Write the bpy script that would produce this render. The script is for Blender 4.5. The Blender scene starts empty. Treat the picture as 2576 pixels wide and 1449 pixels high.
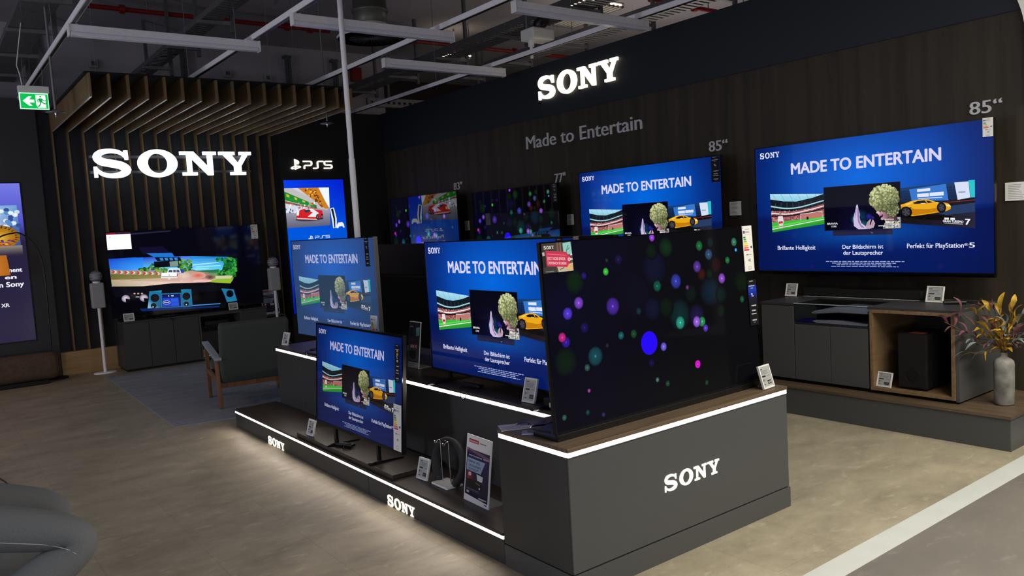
import bpy, bmesh, math, random
import numpy as np
from mathutils import Vector, Matrix
from mathutils.geometry import tessellate_polygon

SC = bpy.context.scene
COL = SC.collection
PI = math.pi

# ------------------------------------------------------------------ camera
YAW, PITCH, ROLL, FPX, CAM_H = 0.644882815, -0.080423835, -0.0590401083, 1990.934, 1.6
_f = Vector((math.sin(YAW)*math.cos(PITCH), math.cos(YAW)*math.cos(PITCH), math.sin(PITCH)))
_r0 = Vector((math.cos(YAW), -math.sin(YAW), 0))
_u0 = _r0.cross(_f)
_r = _r0*math.cos(ROLL) + _u0*math.sin(ROLL)
_u = -_r0*math.sin(ROLL) + _u0*math.cos(ROLL)
_C = Vector((0, 0, CAM_H))
cd = bpy.data.cameras.new('camera')
cam = bpy.data.objects.new('camera', cd)
COL.objects.link(cam)
cd.sensor_fit = 'HORIZONTAL'; cd.sensor_width = 36.0; cd.lens = FPX/2576*36.0
cd.clip_start = 0.05; cd.clip_end = 100
M = Matrix((( _r.x, _u.x, -_f.x, 0), (_r.y, _u.y, -_f.y, 0), (_r.z, _u.z, -_f.z, CAM_H), (0, 0, 0, 1)))
cam.matrix_world = M
SC.camera = cam

def ray(x, y):
    return _f + _r*((x-1288)/FPX) - _u*((y-724.5)/FPX)
def onx(x, y, X):
    d = ray(x, y); return _C + d*(X/d.x)
def ony(x, y, Y):
    d = ray(x, y); return _C + d*(Y/d.y)
def onz(x, y, Z):
    d = ray(x, y); return _C + d*((Z-CAM_H)/d.z)

# ------------------------------------------------------------------ world, lamps, exposure
SC.view_settings.view_transform = 'Standard'
SC.view_settings.look = 'None'
SC.view_settings.exposure = 0.0
SC.view_settings.gamma = 1.0
SC.view_settings.use_curve_mapping = False
W = bpy.data.worlds.new('world'); SC.world = W
W.use_nodes = True
W.node_tree.nodes['Background'].inputs[0].default_value = (0.82, 0.86, 1.0, 1)
W.node_tree.nodes['Background'].inputs[1].default_value = 0.50

def area(name, loc, sx, sy, power, col, rot=(0, 0, 0), spread=PI):
    l = bpy.data.lights.new(name, 'AREA'); l.shape = 'RECTANGLE'; l.size = sx; l.size_y = sy
    l.energy = power; l.color = col; l.spread = spread
    o = bpy.data.objects.new(name, l); o.location = loc; o.rotation_euler = rot
    COL.objects.link(o); return o
# the shop's ceiling lamps over the aisle (right of and behind the photographer)
area('aisle_lamp', (6.0, 0.1, 3.4), 7.0, 0.5, 430, (1.0, 0.93, 0.78))
area('aisle_lamp_2', (1.5, -1.6, 3.4), 4.0, 0.5, 40, (1.0, 0.95, 0.88))
# unseen fills added left and behind, aimed up to brighten ceiling and fittings
area('ceiling_fill', (-6.0, 6.0, 0.9), 5.0, 1.0, 185, (0.82, 0.85, 1.0), (0, math.radians(-125), 0))
area('ceiling_fill_2', (-2.5, -3.5, 0.9), 4.0, 1.0, 120, (0.85, 0.87, 1.0), (math.radians(130), 0, 0))
area('lounge_lamp', (-1.6, 9.0, 3.4), 0.8, 0.8, 17, (1.0, 0.74, 0.48))
area('back_fill', (9.2, 8.0, 2.6), 3.0, 1.0, 26, (1.0, 0.90, 0.82), (math.radians(180), 0, 0))  # unseen uplight added to brighten the ceiling beyond the wood wall

# ------------------------------------------------------------------ helpers
def lin(c):
    o = []
    for v in c[:3]:
        v = max(0.0, min(1.0, v/255.0))
        o.append(v/12.92 if v <= 0.04045 else ((v+0.055)/1.055)**2.4)
    return (o[0], o[1], o[2], 1.0)

_mats = {}
def mat(name, col, rough=0.5, metal=0.0, spec=0.5, noise=None, emit=None, es=0.0, alpha=None, trans=0.0, ior=1.45, coat=0.0, bump=0.0):
    """noise = (scale vector, amount, second colour)"""
    if name in _mats: return _mats[name]
    m = bpy.data.materials.new(name); m.use_nodes = True
    nt = m.node_tree; b = nt.nodes['Principled BSDF']
    c = lin(col)
    b.inputs['Base Color'].default_value = c
    b.inputs['Roughness'].default_value = rough
    b.inputs['Metallic'].default_value = metal
    b.inputs['Specular IOR Level'].default_value = spec
    b.inputs['Transmission Weight'].default_value = trans
    b.inputs['IOR'].default_value = ior
    b.inputs['Coat Weight'].default_value = coat
    if emit:
        b.inputs['Emission Color'].default_value = lin(emit); b.inputs['Emission Strength'].default_value = es
    tc = nt.nodes.new('ShaderNodeTexCoord')
    mp = nt.nodes.new('ShaderNodeMapping')
    nz = nt.nodes.new('ShaderNodeTexNoise')
    sc = noise[0] if noise else (40, 40, 40)
    mp.inputs['Scale'].default_value = sc
    nz.inputs['Scale'].default_value = 1.0; nz.inputs['Detail'].default_value = 4.0
    nt.links.new(tc.outputs['Object'], mp.inputs['Vector']); nt.links.new(mp.outputs['Vector'], nz.inputs['Vector'])
    mx = nt.nodes.new('ShaderNodeMix'); mx.data_type = 'RGBA'
    mr = nt.nodes.new('ShaderNodeMapRange')
    mr.inputs['From Min'].default_value = 0.3; mr.inputs['From Max'].default_value = 0.7
    nt.links.new(nz.outputs['Fac'], mr.inputs['Value'])
    nt.links.new(mr.outputs['Result'], mx.inputs['Factor'])
    mx.inputs['A'].default_value = c
    mx.inputs['B'].default_value = lin(noise[2]) if noise and len(noise) > 2 else tuple(min(1, v*(1+(noise[1] if noise else 0.08))) for v in c[:3])+(1,)
    nt.links.new(mx.outputs['Result'], b.inputs['Base Color'])
    if bump:
        bp = nt.nodes.new('ShaderNodeBump'); bp.inputs['Strength'].default_value = bump; bp.inputs['Distance'].default_value = 0.002
        nt.links.new(nz.outputs['Fac'], bp.inputs['Height']); nt.links.new(bp.outputs['Normal'], b.inputs['Normal'])
    _mats[name] = m
    return m

def attr_mat(name, strength=0.0, rough=0.4, add=None, k=1.0, spec=0.5, base=True):
    """surface whose printed / displayed colours sit in the colour attribute; strength > 0: a lit screen"""
    if name in _mats: return _mats[name]
    m = bpy.data.materials.new(name); m.use_nodes = True
    nt = m.node_tree; b = nt.nodes['Principled BSDF']
    a = nt.nodes.new('ShaderNodeAttribute'); a.attribute_name = 'Col'
    b.inputs['Roughness'].default_value = rough
    b.inputs['Specular IOR Level'].default_value = spec
    if strength > 0:
        b.inputs['Base Color'].default_value = (0.004, 0.004, 0.005, 1)
        src = a.outputs['Color']
        if add:
            mx = nt.nodes.new('ShaderNodeMix'); mx.data_type = 'RGBA'; mx.inputs['Factor'].default_value = 1-k
            nt.links.new(src, mx.inputs['A']); mx.inputs['B'].default_value = lin(add); src = mx.outputs['Result']
        nt.links.new(src, b.inputs['Emission Color']); b.inputs['Emission Strength'].default_value = strength
    else:
        nt.links.new(a.outputs['Color'], b.inputs['Base Color'])
    _mats[name] = m
    return m

def base_inv(parent):
    m = Matrix.Identity(4); p = parent
    while p is not None:
        m = p.matrix_basis @ m; p = p.parent
    return m.inverted()

class MB:
    def __init__(s): s.v = []; s.f = []; s.mi = []; s.sm = []
    def _add(s, vs, fs, mi=0, smooth=False):
        n = len(s.v); s.v += [tuple(v) for v in vs]
        for f in fs:
            s.f.append(tuple(i+n for i in f)); s.mi.append(mi); s.sm.append(smooth)
        return s
    def box(s, x0, x1, y0, y1, z0, z1, mi=0, m=None):
        vs = [Vector((x, y, z)) for z in (z0, z1) for y in (y0, y1) for x in (x0, x1)]
        if m is not None: vs = [m @ v for v in vs]
        return s._add(vs, [(0, 2, 3, 1), (4, 5, 7, 6), (0, 1, 5, 4), (2, 6, 7, 3), (0, 4, 6, 2), (1, 3, 7, 5)], mi)
    def frame(s, x0, x1, z0, z1, y0, y1, t, mi=0, m=None):
        s.box(x0, x1, y0, y1, z1-t, z1, mi, m); s.box(x0, x1, y0, y1, z0, z0+t, mi, m)
        s.box(x0, x0+t, y0, y1, z0+t, z1-t, mi, m); s.box(x1-t, x1, y0, y1, z0+t, z1-t, mi, m); return s
    def quad(s, a, b, c, d, mi=0): return s._add([a, b, c, d], [(0, 1, 2, 3)], mi)
    def tube(s, pts, r, n=10, mi=0, cap=True, flat=1.0):
        pts = [Vector(p) for p in pts]; rs = r if isinstance(r, (list, tuple)) else [r]*len(pts)
        rings = []; prev = None
        for i, p in enumerate(pts):
            t = (pts[min(i+1, len(pts)-1)]-pts[max(i-1, 0)]).normalized()
            if prev is None:
                a = Vector((0, 0, 1)) if abs(t.z) < 0.9 else Vector((1, 0, 0))
                a = (a - t*a.dot(t)).normalized()
            else:
                a = (prev - t*prev.dot(t)).normalized()
            prev = a; b = t.cross(a)
            rings.append([p + (a*math.cos(2*PI*k/n)*flat + b*math.sin(2*PI*k/n))*rs[i] for k in range(n)])
        vs = [v for r_ in rings for v in r_]; fs = []
        for i in range(len(pts)-1):
            for k in range(n):
                k2 = (k+1) % n
                fs.append((i*n+k, i*n+k2, (i+1)*n+k2, (i+1)*n+k))
        s._add(vs, fs, mi, True)
        if cap:
            m_ = len(pts)-1
            s._add(rings[0], [tuple(reversed(range(n)))], mi); s._add(rings[m_], [tuple(range(n))], mi)
        return s
    def lathe(s, prof, c=(0, 0, 0), n=32, mi=0, m=None, sx=1.0, sy=1.0):
        vs = []; fs = []
        for (r, z) in prof:
            for k in range(n):
                a = 2*PI*k/n
                v = Vector((c[0]+r*math.cos(a)*sx, c[1]+r*math.sin(a)*sy, c[2]+z))
                vs.append(m @ v if m is not None else v)
        for i in range(len(prof)-1):
            for k in range(n):
                k2 = (k+1) % n
                fs.append((i*n+k, i*n+k2, (i+1)*n+k2, (i+1)*n+k))
        s._add(vs, fs, mi, True)
        if prof[0][0] > 1e-5: s._add(vs[:n], [tuple(reversed(range(n)))], mi)
        if prof[-1][0] > 1e-5: s._add(vs[-n:], [tuple(range(n))], mi)
        return s
    def prism(s, poly, axis, a0, a1, mi=0, m=None):
        """poly = 2-D outline in the other two axes, extruded from a0 to a1"""
        def P(q, a):
            v = Vector((a, q[0], q[1])) if axis == 'x' else Vector((q[0], a, q[1])) if axis == 'y' else Vector((q[0], q[1], a))
            return m @ v if m is not None else v
        n = len(poly); vs = [P(q, a0) for q in poly]+[P(q, a1) for q in poly]
        tri = tessellate_polygon([[Vector((q[0], q[1], 0)) for q in poly]])
        fs = [tuple(t) for t in tri]+[tuple(i+n for i in reversed(t)) for t in tri]
        fs += [(i, (i+1) % n, (i+1) % n+n, i+n) for i in range(n)]
        return s._add(vs, fs, mi)
    def build(s, name, mats, parent=None, bevel=0.0, local=False, seg=2, recalc=True, subsurf=0):
        me = bpy.data.meshes.new(name)
        vs = s.v
        if parent is not None and not local:
            iv = base_inv(parent); vs = [iv @ Vector(v) for v in vs]
        me.from_pydata([tuple(v) for v in vs], [], s.f)
        for m in (mats if isinstance(mats, (list, tuple)) else [mats]): me.materials.append(m)
        for p, i, sm in zip(me.polygons, s.mi, s.sm): p.material_index = i; p.use_smooth = sm
        if recalc:
            bm = bmesh.new(); bm.from_mesh(me); bmesh.ops.recalc_face_normals(bm, faces=bm.faces); bm.to_mesh(me); bm.free()
        me.update()
        o = bpy.data.objects.new(name, me); COL.objects.link(o)
        if parent is not None: o.parent = parent
        if bevel:
            b = o.modifiers.new('bevel', 'BEVEL'); b.width = bevel; b.segments = seg; b.limit_method = 'ANGLE'; b.angle_limit = 0.9
        if subsurf:
            q = o.modifiers.new('sub', 'SUBSURF'); q.levels = subsurf; q.render_levels = subsurf
        return o

def tag(o, label, cat, group=None, kind=None):
    o['label'] = label; o['category'] = cat
    if group: o['group'] = group
    if kind: o['kind'] = kind
    return o
def thing(name, label, cat, loc=(0, 0, 0), rz=0.0, group=None):
    o = bpy.data.objects.new(name, None); COL.objects.link(o)
    o.empty_display_size = 0.1
    o.location = loc; o.rotation_euler = (0, 0, rz)
    return tag(o, label, cat, group)
def struct(o):
    o['kind'] = 'structure'; return o
def lab(o, t): o['label'] = t; return o

# ---- flat lettering and pictures: outlines -> triangles
_tc = {}
def text2d(s, bold=0.0, res=3):
    key = (s, bold, res)
    if key in _tc: return _tc[key]
    cu = bpy.data.curves.new('t', 'FONT'); cu.body = s; cu.size = 1.0; cu.offset = bold; cu.resolution_u = res
    ob = bpy.data.objects.new('t', cu); COL.objects.link(ob)
    me = ob.to_mesh()
    vs = [(v.co.x, v.co.y) for v in me.vertices]; fs = [tuple(p.vertices) for p in me.polygons]
    ob.to_mesh_clear(); bpy.data.objects.remove(ob); bpy.data.curves.remove(cu)
    _tc[key] = (vs, fs); return _tc[key]
_hv, _ = text2d('H', 0.0)
CAP = max(v[1] for v in _hv)

def stroke(pts, ws):
    pts = [Vector((p[0], p[1])) for p in pts]
    L = []; R_ = []
    for i, p in enumerate(pts):
        t = (pts[min(i+1, len(pts)-1)]-pts[max(i-1, 0)]).normalized(); n = Vector((-t.y, t.x))
        w = ws[i] if isinstance(ws, (list, tuple)) else ws
        L.append(p+n*w/2); R_.append(p-n*w/2)
    return L, R_
def smooth(pts, k=6):
    """Catmull-Rom through the points"""
    P = [Vector(p) for p in pts]; out = []
    for i in range(len(P)-1):
        a = P[max(i-1, 0)]; b = P[i]; c = P[i+1]; d = P[min(i+2, len(P)-1)]
        for j in range(k):
            t = j/k
            out.append(0.5*((2*b)+(c-a)*t+(2*a-5*b+4*c-d)*t*t+(3*b-a-3*c+d)*t**3))
    out.append(P[-1]); return out
def ell(cx, cy, rx, ry, n=40): return [(cx+rx*math.cos(2*PI*k/n), cy+ry*math.sin(2*PI*k/n)) for k in range(n)]

# wordmark S-O-N-Y in slab serifs, cap height 1, list of (outer, holes)
def _word():
    X0 = 823; K = 222.0
    q = lambda x, y: ((x-X0)/K, (338-y)/K)
    sp = [q(1112, 178), q(1085, 143), q(1040, 122), q(975, 117), q(905, 132), q(872, 170), q(905, 208), q(985, 226), q(1070, 246), q(1112, 285), q(1070, 322), q(985, 335), q(915, 322), q(875, 292), q(856, 262)]
    w = [v/K for v in (16, 26, 34, 38, 52, 66, 66, 66, 68, 72, 56, 40, 34, 26, 16)]
    n = len(sp); sm = smooth([(p[0], p[1], w[i]) for i, p in enumerate(sp)], 4)
    L, R_ = stroke([(p[0], p[1]) for p in sm], [p[2] for p in sm])
    G = []
    for i in range(len(L)-1):
        G.append(([tuple(L[i]), tuple(L[i+1]), tuple(R_[i+1]), tuple(R_[i])], []))
    G.append(([q(1097, 112), q(1130, 112), q(1132, 194), q(1104, 194)], []))
    G.append(([q(840, 254), q(866, 254), q(868, 350), q(840, 350)], []))
    ox = (1385-X0)/K
    G.append((ell(ox, 0.505, 0.79, 0.57), [ell(ox, 0.505, 0.40, 0.40)]))
    nx = (1588-X0)/K
    N = [(0, 1), (.56, 1), (1.15, .36), (1.15, .86), (.97, .86), (.97, 1), (1.527, 1), (1.527, .86), (1.36, .86), (1.36, 0), (1.14, 0), (.47, .72), (.47, .13), (.68, .13), (.68, 0), (.07, 0), (.07, .13), (.28, .13), (.28, .86), (0, .86)]
    G.append(([(x+nx, y) for x, y in N], []))
    yx = (1955-X0)/K
    Y = [(0, 1), (.69, 1), (.69, .86), (.55, .86), (.82, .50), (1.05, .86), (.90, .86), (.90, 1), (1.43, 1), (1.43, .86), (1.27, .86), (.95, .38), (.95, .13), (1.14, .13), (1.14, 0), (.46, 0), (.46, .13), (.65, .13), (.65, .38), (.20, .86), (0, .86)]
    G.append(([(x+yx, y) for x, y in Y], []))
    return G, 1450/K
WORD, WORD_W = _word()

# gaming symbol and "PS5" lettering, cap height 1
def _ps():
    G = []
    P = lambda *a: G.append((list(a), []))
    P((.44, -.05), (.62, .0), (.62, 1.12), (.44, 1.2))
    P((.62, 1.12), (.80, 1.05), (.93, .92), (.95, .74), (.86, .58), (.72, .6), (.70, .9), (.62, .95))
    P((.0, .16), (.12, .28), (.40, .40), (.40, .28), (.22, .2), (.26, .14), (.40, .18), (.40, .06), (.2, .0), (.05, .04))
    P((.66, .42), (.98, .40), (1.12, .30), (1.08, .2), (.66, .02), (.66, .16), (.9, .26), (.66, .30))
    t = .15
    def bar(x0, y0, x1, y1):
        L, R_ = stroke([(x0, y0), (x1, y1)], t); P(tuple(L[0]), tuple(L[1]), tuple(R_[1]), tuple(R_[0]))
    def path(*p):
        L, R_ = stroke(p, t); G.append(([tuple(v) for v in L]+[tuple(v) for v in reversed(R_)], []))
    path((1.38, .93), (2.18, .93), (2.28, .90), (2.33, .82), (2.33, .58), (2.28, .49), (2.18, .45), (1.66, .45), (1.55, .42), (1.50, .33), (1.50, .03))
    path((3.67, .93), (3.16, .93), (3.06, .90), (3.01, .82), (3.01, .22), (2.96, .13), (2.86, .10), (2.48, .10))
    path((4.67, .93), (3.94, .93), (3.84, .90), (3.80, .82), (3.80, .60), (3.85, .53), (3.95, .50), (4.46, .50), (4.57, .47), (4.62, .38), (4.62, .22), (4.57, .13), (4.46, .10), (3.70, .10))
    return G, 4.70
PSL, PSL_W = _ps()

def extrude(shapes, depth):
    """shapes in 2-D (x,y) -> verts (x, -depth..0, y) standing upright, faces"""
    vs = []; fs = []
    for outer, holes in shapes:
        loops = [outer]+holes; flat = [p for l in loops for p in l]; n = len(flat); b = len(vs)
        tri = tessellate_polygon([[Vector((p[0], p[1], 0)) for p in l] for l in loops])
        vs += [(p[0], -depth, p[1]) for p in flat]+[(p[0], 0, p[1]) for p in flat]
        fs += [tuple(b+i for i in t) for t in tri]+[tuple(b+n+i for i in t) for t in tri]
        k = 0
        for l in loops:
            m = len(l)
            fs += [(b+k+i, b+k+(i+1) % m, b+n+k+(i+1) % m, b+n+k+i) for i in range(m)]; k += m
    return vs, fs
def sign3d(name, shapes, width, cap, depth, material, parent=None, loc=(0, 0, 0), rz=0.0, natural=1.0):
    vs, fs = extrude(shapes, depth/cap)
    kx = width/natural
    me = bpy.data.meshes.new(name)
    me.from_pydata([(v[0]*kx, v[1]*cap, v[2]*cap) for v in vs], [], fs)
    bm = bmesh.new(); bm.from_mesh(me); bmesh.ops.recalc_face_normals(bm, faces=bm.faces); bm.to_mesh(me); bm.free()
    me.materials.append(material)
    o = bpy.data.objects.new(name, me); COL.objects.link(o); o.location = loc; o.rotation_euler = (0, 0, rz)
    if parent is not None: o.parent = parent
    return o
def text3d(name, s, width, cap, depth, material, loc, rz, bold=0.0):
    vs, fs = text2d(s, 0.0, 4)
    if bold:
        n = len(vs); vs = [(v[0]+d, v[1], d) for d in (-bold, bold) for v in vs]; fs = fs+[tuple(i+n for i in f) for f in fs]
    x0 = min(v[0] for v in vs); x1 = max(v[0] for v in vs); kx = width/(x1-x0); kz = cap/CAP
    bm = bmesh.new()
    bv = [bm.verts.new(((v[0]-x0)*kx, -depth-(0.001 if len(v) > 2 and v[2] > 0 else 0), v[1]*kz)) for v in vs]
    for f in fs:
        try: bm.faces.new([bv[i] for i in f])
        except ValueError: pass
    r = bmesh.ops.extrude_face_region(bm, geom=bm.faces[:])
    bmesh.ops.translate(bm, vec=(0, depth-0.0005, 0), verts=[e for e in r['geom'] if isinstance(e, bmesh.types.BMVert)])
    bmesh.ops.recalc_face_normals(bm, faces=bm.faces)
    me = bpy.data.meshes.new(name); bm.to_mesh(me); bm.free(); me.materials.append(material)
    o = bpy.data.objects.new(name, me); COL.objects.link(o); o.location = loc; o.rotation_euler = (0, 0, rz)
    return o

class Canvas:
    """a picture made of coloured facets: u to the right, v down, both 0..1; A = height / width"""
    def __init__(s, A, eps=0.000008): s.A = A; s.v = []; s.f = []; s.c = []; s.k = 0; s.eps = eps; s.map = None
    def P(s, u, v):
        if s.map: u, v = s.map(u, v)
        u = min(1.0, max(0.0, u)); v = min(1.0, max(0.0, v))
        return (u, -s.k*s.eps, -v*s.A)
    def up(s): s.k += 1; return s
    def sc(s, k0, i): s.k = k0 + i % 40
    def raw(s, pts, faces, cols):
        b = len(s.v); s.v += [s.P(*p) for p in pts]; s.c += [lin(c) for c in cols]
        s.f += [tuple(i+b for i in f) for f in faces]; s.k += 1
    def poly(s, pts, col):
        cols = col if isinstance(col[0], (tuple, list)) else [col]*len(pts)
        tri = tessellate_polygon([[Vector((p[0], p[1], 0)) for p in pts]]) if len(pts) > 3 else [(0, 1, 2)]
        s.raw(pts, [tuple(t) for t in tri], cols)
    def rect(s, u0, v0, u1, v1, col): s.poly([(u0, v0), (u1, v0), (u1, v1), (u0, v1)], col)
    def disc(s, u, v, r, c0, c1=None, n=24, sq=None):
        """r in u units; round on the panel unless sq gives the v radius"""
        rv = sq if sq is not None else r/s.A
        c1 = c1 or c0
        pts = [(u, v)]+[(u+r*math.cos(2*PI*i/n), v+rv*math.sin(2*PI*i/n)) for i in range(n)]
        s.raw(pts, [(0, 1+i, 1+(i+1) % n) for i in range(n)], [c0]+[c1]*n)
    def glow(s, u, v, r, c, bg, n=24, soft=0.55):
        rv = r/s.A; pts = [(u, v)]; cols = [c]
        for q, t in ((soft, 0.25), (1.0, 1.0)):
            for i in range(n):
                pts.append((u+r*q*math.cos(2*PI*i/n), v+rv*q*math.sin(2*PI*i/n))); b_ = bg(*pts[-1]) if callable(bg) else bg; cols.append(tuple(c[j]*(1-t)+b_[j]*t for j in range(3)))
        f = [(0, 1+i, 1+(i+1) % n) for i in range(n)]+[(1+i, 1+n+i, 1+n+(i+1) % n, 1+(i+1) % n) for i in range(n)]
        s.raw(pts, f, cols)
    def grid(s, nx, ny, fn, u0=0, v0=0, u1=1, v1=1):
        pts = []; cols = []
        for j in range(ny+1):
            for i in range(nx+1):
                a = i/nx; b = j/ny; pts.append((u0+(u1-u0)*a, v0+(v1-v0)*b)); cols.append(fn(a, b))
        s.raw(pts, [(j*(nx+1)+i, j*(nx+1)+i+1, (j+1)*(nx+1)+i+1, (j+1)*(nx+1)+i) for j in range(ny) for i in range(nx)], cols)
    def line(s, pts, w, col):
        L, R_ = stroke([(p[0], p[1]*s.A) for p in pts], w)
        n = len(L); P = [(p.x, p.y/s.A) for p in L]+[(p.x, p.y/s.A) for p in R_]
        s.raw(P, [(i, i+1, n+i+1, n+i) for i in range(n-1)], [col]*(2*n))
    def text(s, t, u0, v, u1, cap, col, bold=0.0, mirror=False):
        """baseline at v, spans u0..u1, cap height in v units"""
        vs, fs = text2d(t, 0.0, 6 if cap > .06 else 3)
        x0 = min(p[0] for p in vs)-bold; x1 = max(p[0] for p in vs)+bold; k = (u1-u0)/(x1-x0)
        for d, e in (((-bold, 0), (bold, 0), (0, -bold*.7), (0, bold*.7), (-bold*.7, -bold*.5), (bold*.7, bold*.5), (-bold*.7, bold*.5), (bold*.7, -bold*.5)) if bold > .02 else ((-bold, 0), (0, 0), (bold, 0)) if bold else ((0, 0),)):
            s.raw([(u0+(p[0]+d-x0)*k, v-(p[1]+e)*cap/CAP) for p in vs], fs, [col]*len(vs))
    def shapes(s, G, u0, v, u1, cap, col, natural):
        k = (u1-u0)/natural; kk = s.k
        for outer, holes in G:
            loops = [outer]+holes; flat = [p for l in loops for p in l]
            tri = tessellate_polygon([[Vector((p[0], p[1], 0)) for p in l] for l in loops])
            s.raw([(u0+p[0]*k, v-p[1]*cap) for p in flat], [tuple(t) for t in tri], [col]*len(flat)); s.k = kk
        s.k += 1
    def mesh(s, name):
        me = bpy.data.meshes.new(name); me.from_pydata(s.v, [], s.f)
        at = me.color_attributes.new('Col', 'FLOAT_COLOR', 'POINT')
        flat = []
        for c in s.c: flat += c
        at.data.foreach_set('color', flat)
        # faces look towards -y
        for p in me.polygons:
            pass
        bm = bmesh.new(); bm.from_mesh(me); bm.normal_update()
        fl = [f for f in bm.faces if f.normal.y > 0]
        bmesh.ops.reverse_faces(bm, faces=fl); bm.to_mesh(me); bm.free(); me.update()
        return me
def put(me, name, material, parent, loc, w, h, A, rot=(0, 0, 0)):
    o = bpy.data.objects.new(name, me); COL.objects.link(o)
    if parent is not None: o.parent = parent
    if not me.materials: me.materials.append(material)
    o.material_slots[0].link = 'OBJECT'; o.material_slots[0].material = material
    o.location = loc; o.rotation_euler = rot; o.scale = (w, w, h/A)
    return o
def quadmap(q):
    a, b, c, d = q
    return lambda s, t: ((a[0]*(1-s)+b[0]*s)*(1-t)+(d[0]*(1-s)+c[0]*s)*t, (a[1]*(1-s)+b[1]*s)*(1-t)+(d[1]*(1-s)+c[1]*s)*t)
def hom(px):
    """homography: picture corners (TL, TR, BR, BL) of a panel seen at an angle -> its own u, v"""
    A = []; B = []
    for (x, y), (u, v) in zip(px, ((0, 0), (1, 0), (1, 1), (0, 1))):
        A += [[x, y, 1, 0, 0, 0, -u*x, -u*y], [0, 0, 0, x, y, 1, -v*x, -v*y]]; B += [u, v]
    h = np.linalg.solve(np.array(A, float), np.array(B, float))
    def g(x, y):
        w = h[6]*x+h[7]*y+1
        return (h[0]*x+h[1]*y+h[2])/w, (h[3]*x+h[4]*y+h[5])/w
    return g

# ------------------------------------------------------------------ materials
PANEL = mat('anthracite_laminate', (77, 78, 79), 0.42, noise=((60, 60, 60), 0.05))
PANEL_D = mat('dark_laminate', (58, 58, 58), 0.45, noise=((60, 60, 60), 0.05))
WOOD_T = mat('walnut_top', (104, 88, 70), 0.42, noise=((60, 2.5, 60), 0.2, (76, 62, 49)))
WOOD_TX = mat('walnut_top_cross', (112, 96, 76), 0.42, noise=((2.5, 60, 60), 0.2, (84, 69, 54)))
WOOD_D = mat('smoked_oak_top', (70, 62, 54), 0.4, noise=((60, 2.5, 60), 0.2, (54, 47, 41)))
OAK = mat('oak_fin', (126, 103, 70), 0.5, noise=((8, 8, 2), 0.2, (104, 84, 56)))
EDGE = mat('fin_edge_glint', (205, 205, 205), 0.25)  # pale edge band carries the lit sign's highlights in its colour
OAK_L = mat('oak_board', (188, 155, 108), 0.5, noise=((3, 30, 50), 0.2, (166, 134, 92)))
CHAIRWOOD = mat('chair_wood', (138, 96, 60), 0.4, noise=((40, 40, 4), 0.2, (112, 70, 40)))
BLACK = mat('black_plastic', (12, 12, 13), 0.35)
BLACKM = mat('black_matt', (9, 9, 10), 0.7)
GLOSSBLK = mat('gloss_black', (6, 6, 7), 0.08)
TVBACK = mat('tv_back', (17, 17, 19), 0.32)
GREYBAR = mat('grey_metal', (112, 110, 114), 0.35, metal=0.6)
STEEL = mat('galvanised_steel', (120, 120, 122), 0.4, metal=0.5, noise=((30, 30, 30), 0.2))
STEELD = mat('dull_steel', (92, 92, 94), 0.5, metal=0.4)
CHROME = mat('chrome', (190, 190, 192), 0.15, metal=1.0)
WHITEM = mat('white_metal', (236, 234, 238), 0.4)
WHITEP = mat('white_plastic', (225, 225, 220), 0.4)
DIFFUSER = mat('lamp_diffuser', (222, 224, 236), 0.3)
REDPIPE = mat('red_pipe', (120, 16, 14), 0.45)
LED = mat('led_strip', (255, 250, 245), 0.4, emit=(255, 241, 228), es=35.0)
LETTER = mat('lit_letter_warm', (255, 250, 240), 0.4, emit=(255, 238, 210), es=1.7)
LETTERC = mat('lit_letter_cool', (255, 255, 255), 0.4, emit=(244, 250, 255), es=1.35)
NUM = mat('grey_lettering', (190, 190, 194), 0.4)
CONCRETE = mat('grey_plaster', (162, 157, 163), 0.85, noise=((1.5, 1.5, 1.5), 0.1))
NAVY = mat('navy_fascia', (20, 27, 36), 0.5, noise=((30, 30, 30), 0.05))
BLKWALL = mat('black_wall', (24, 24, 26), 0.55, noise=((20, 20, 20), 0.08))
SLATWALL = mat('felt_wall', (58, 60, 65), 0.9, noise=((60, 60, 60), 0.1))
PRINT = attr_mat('printed_sheet', 0, 0.35)
PRINTD = attr_mat('printed_gloss', 0, 0.2)

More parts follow.
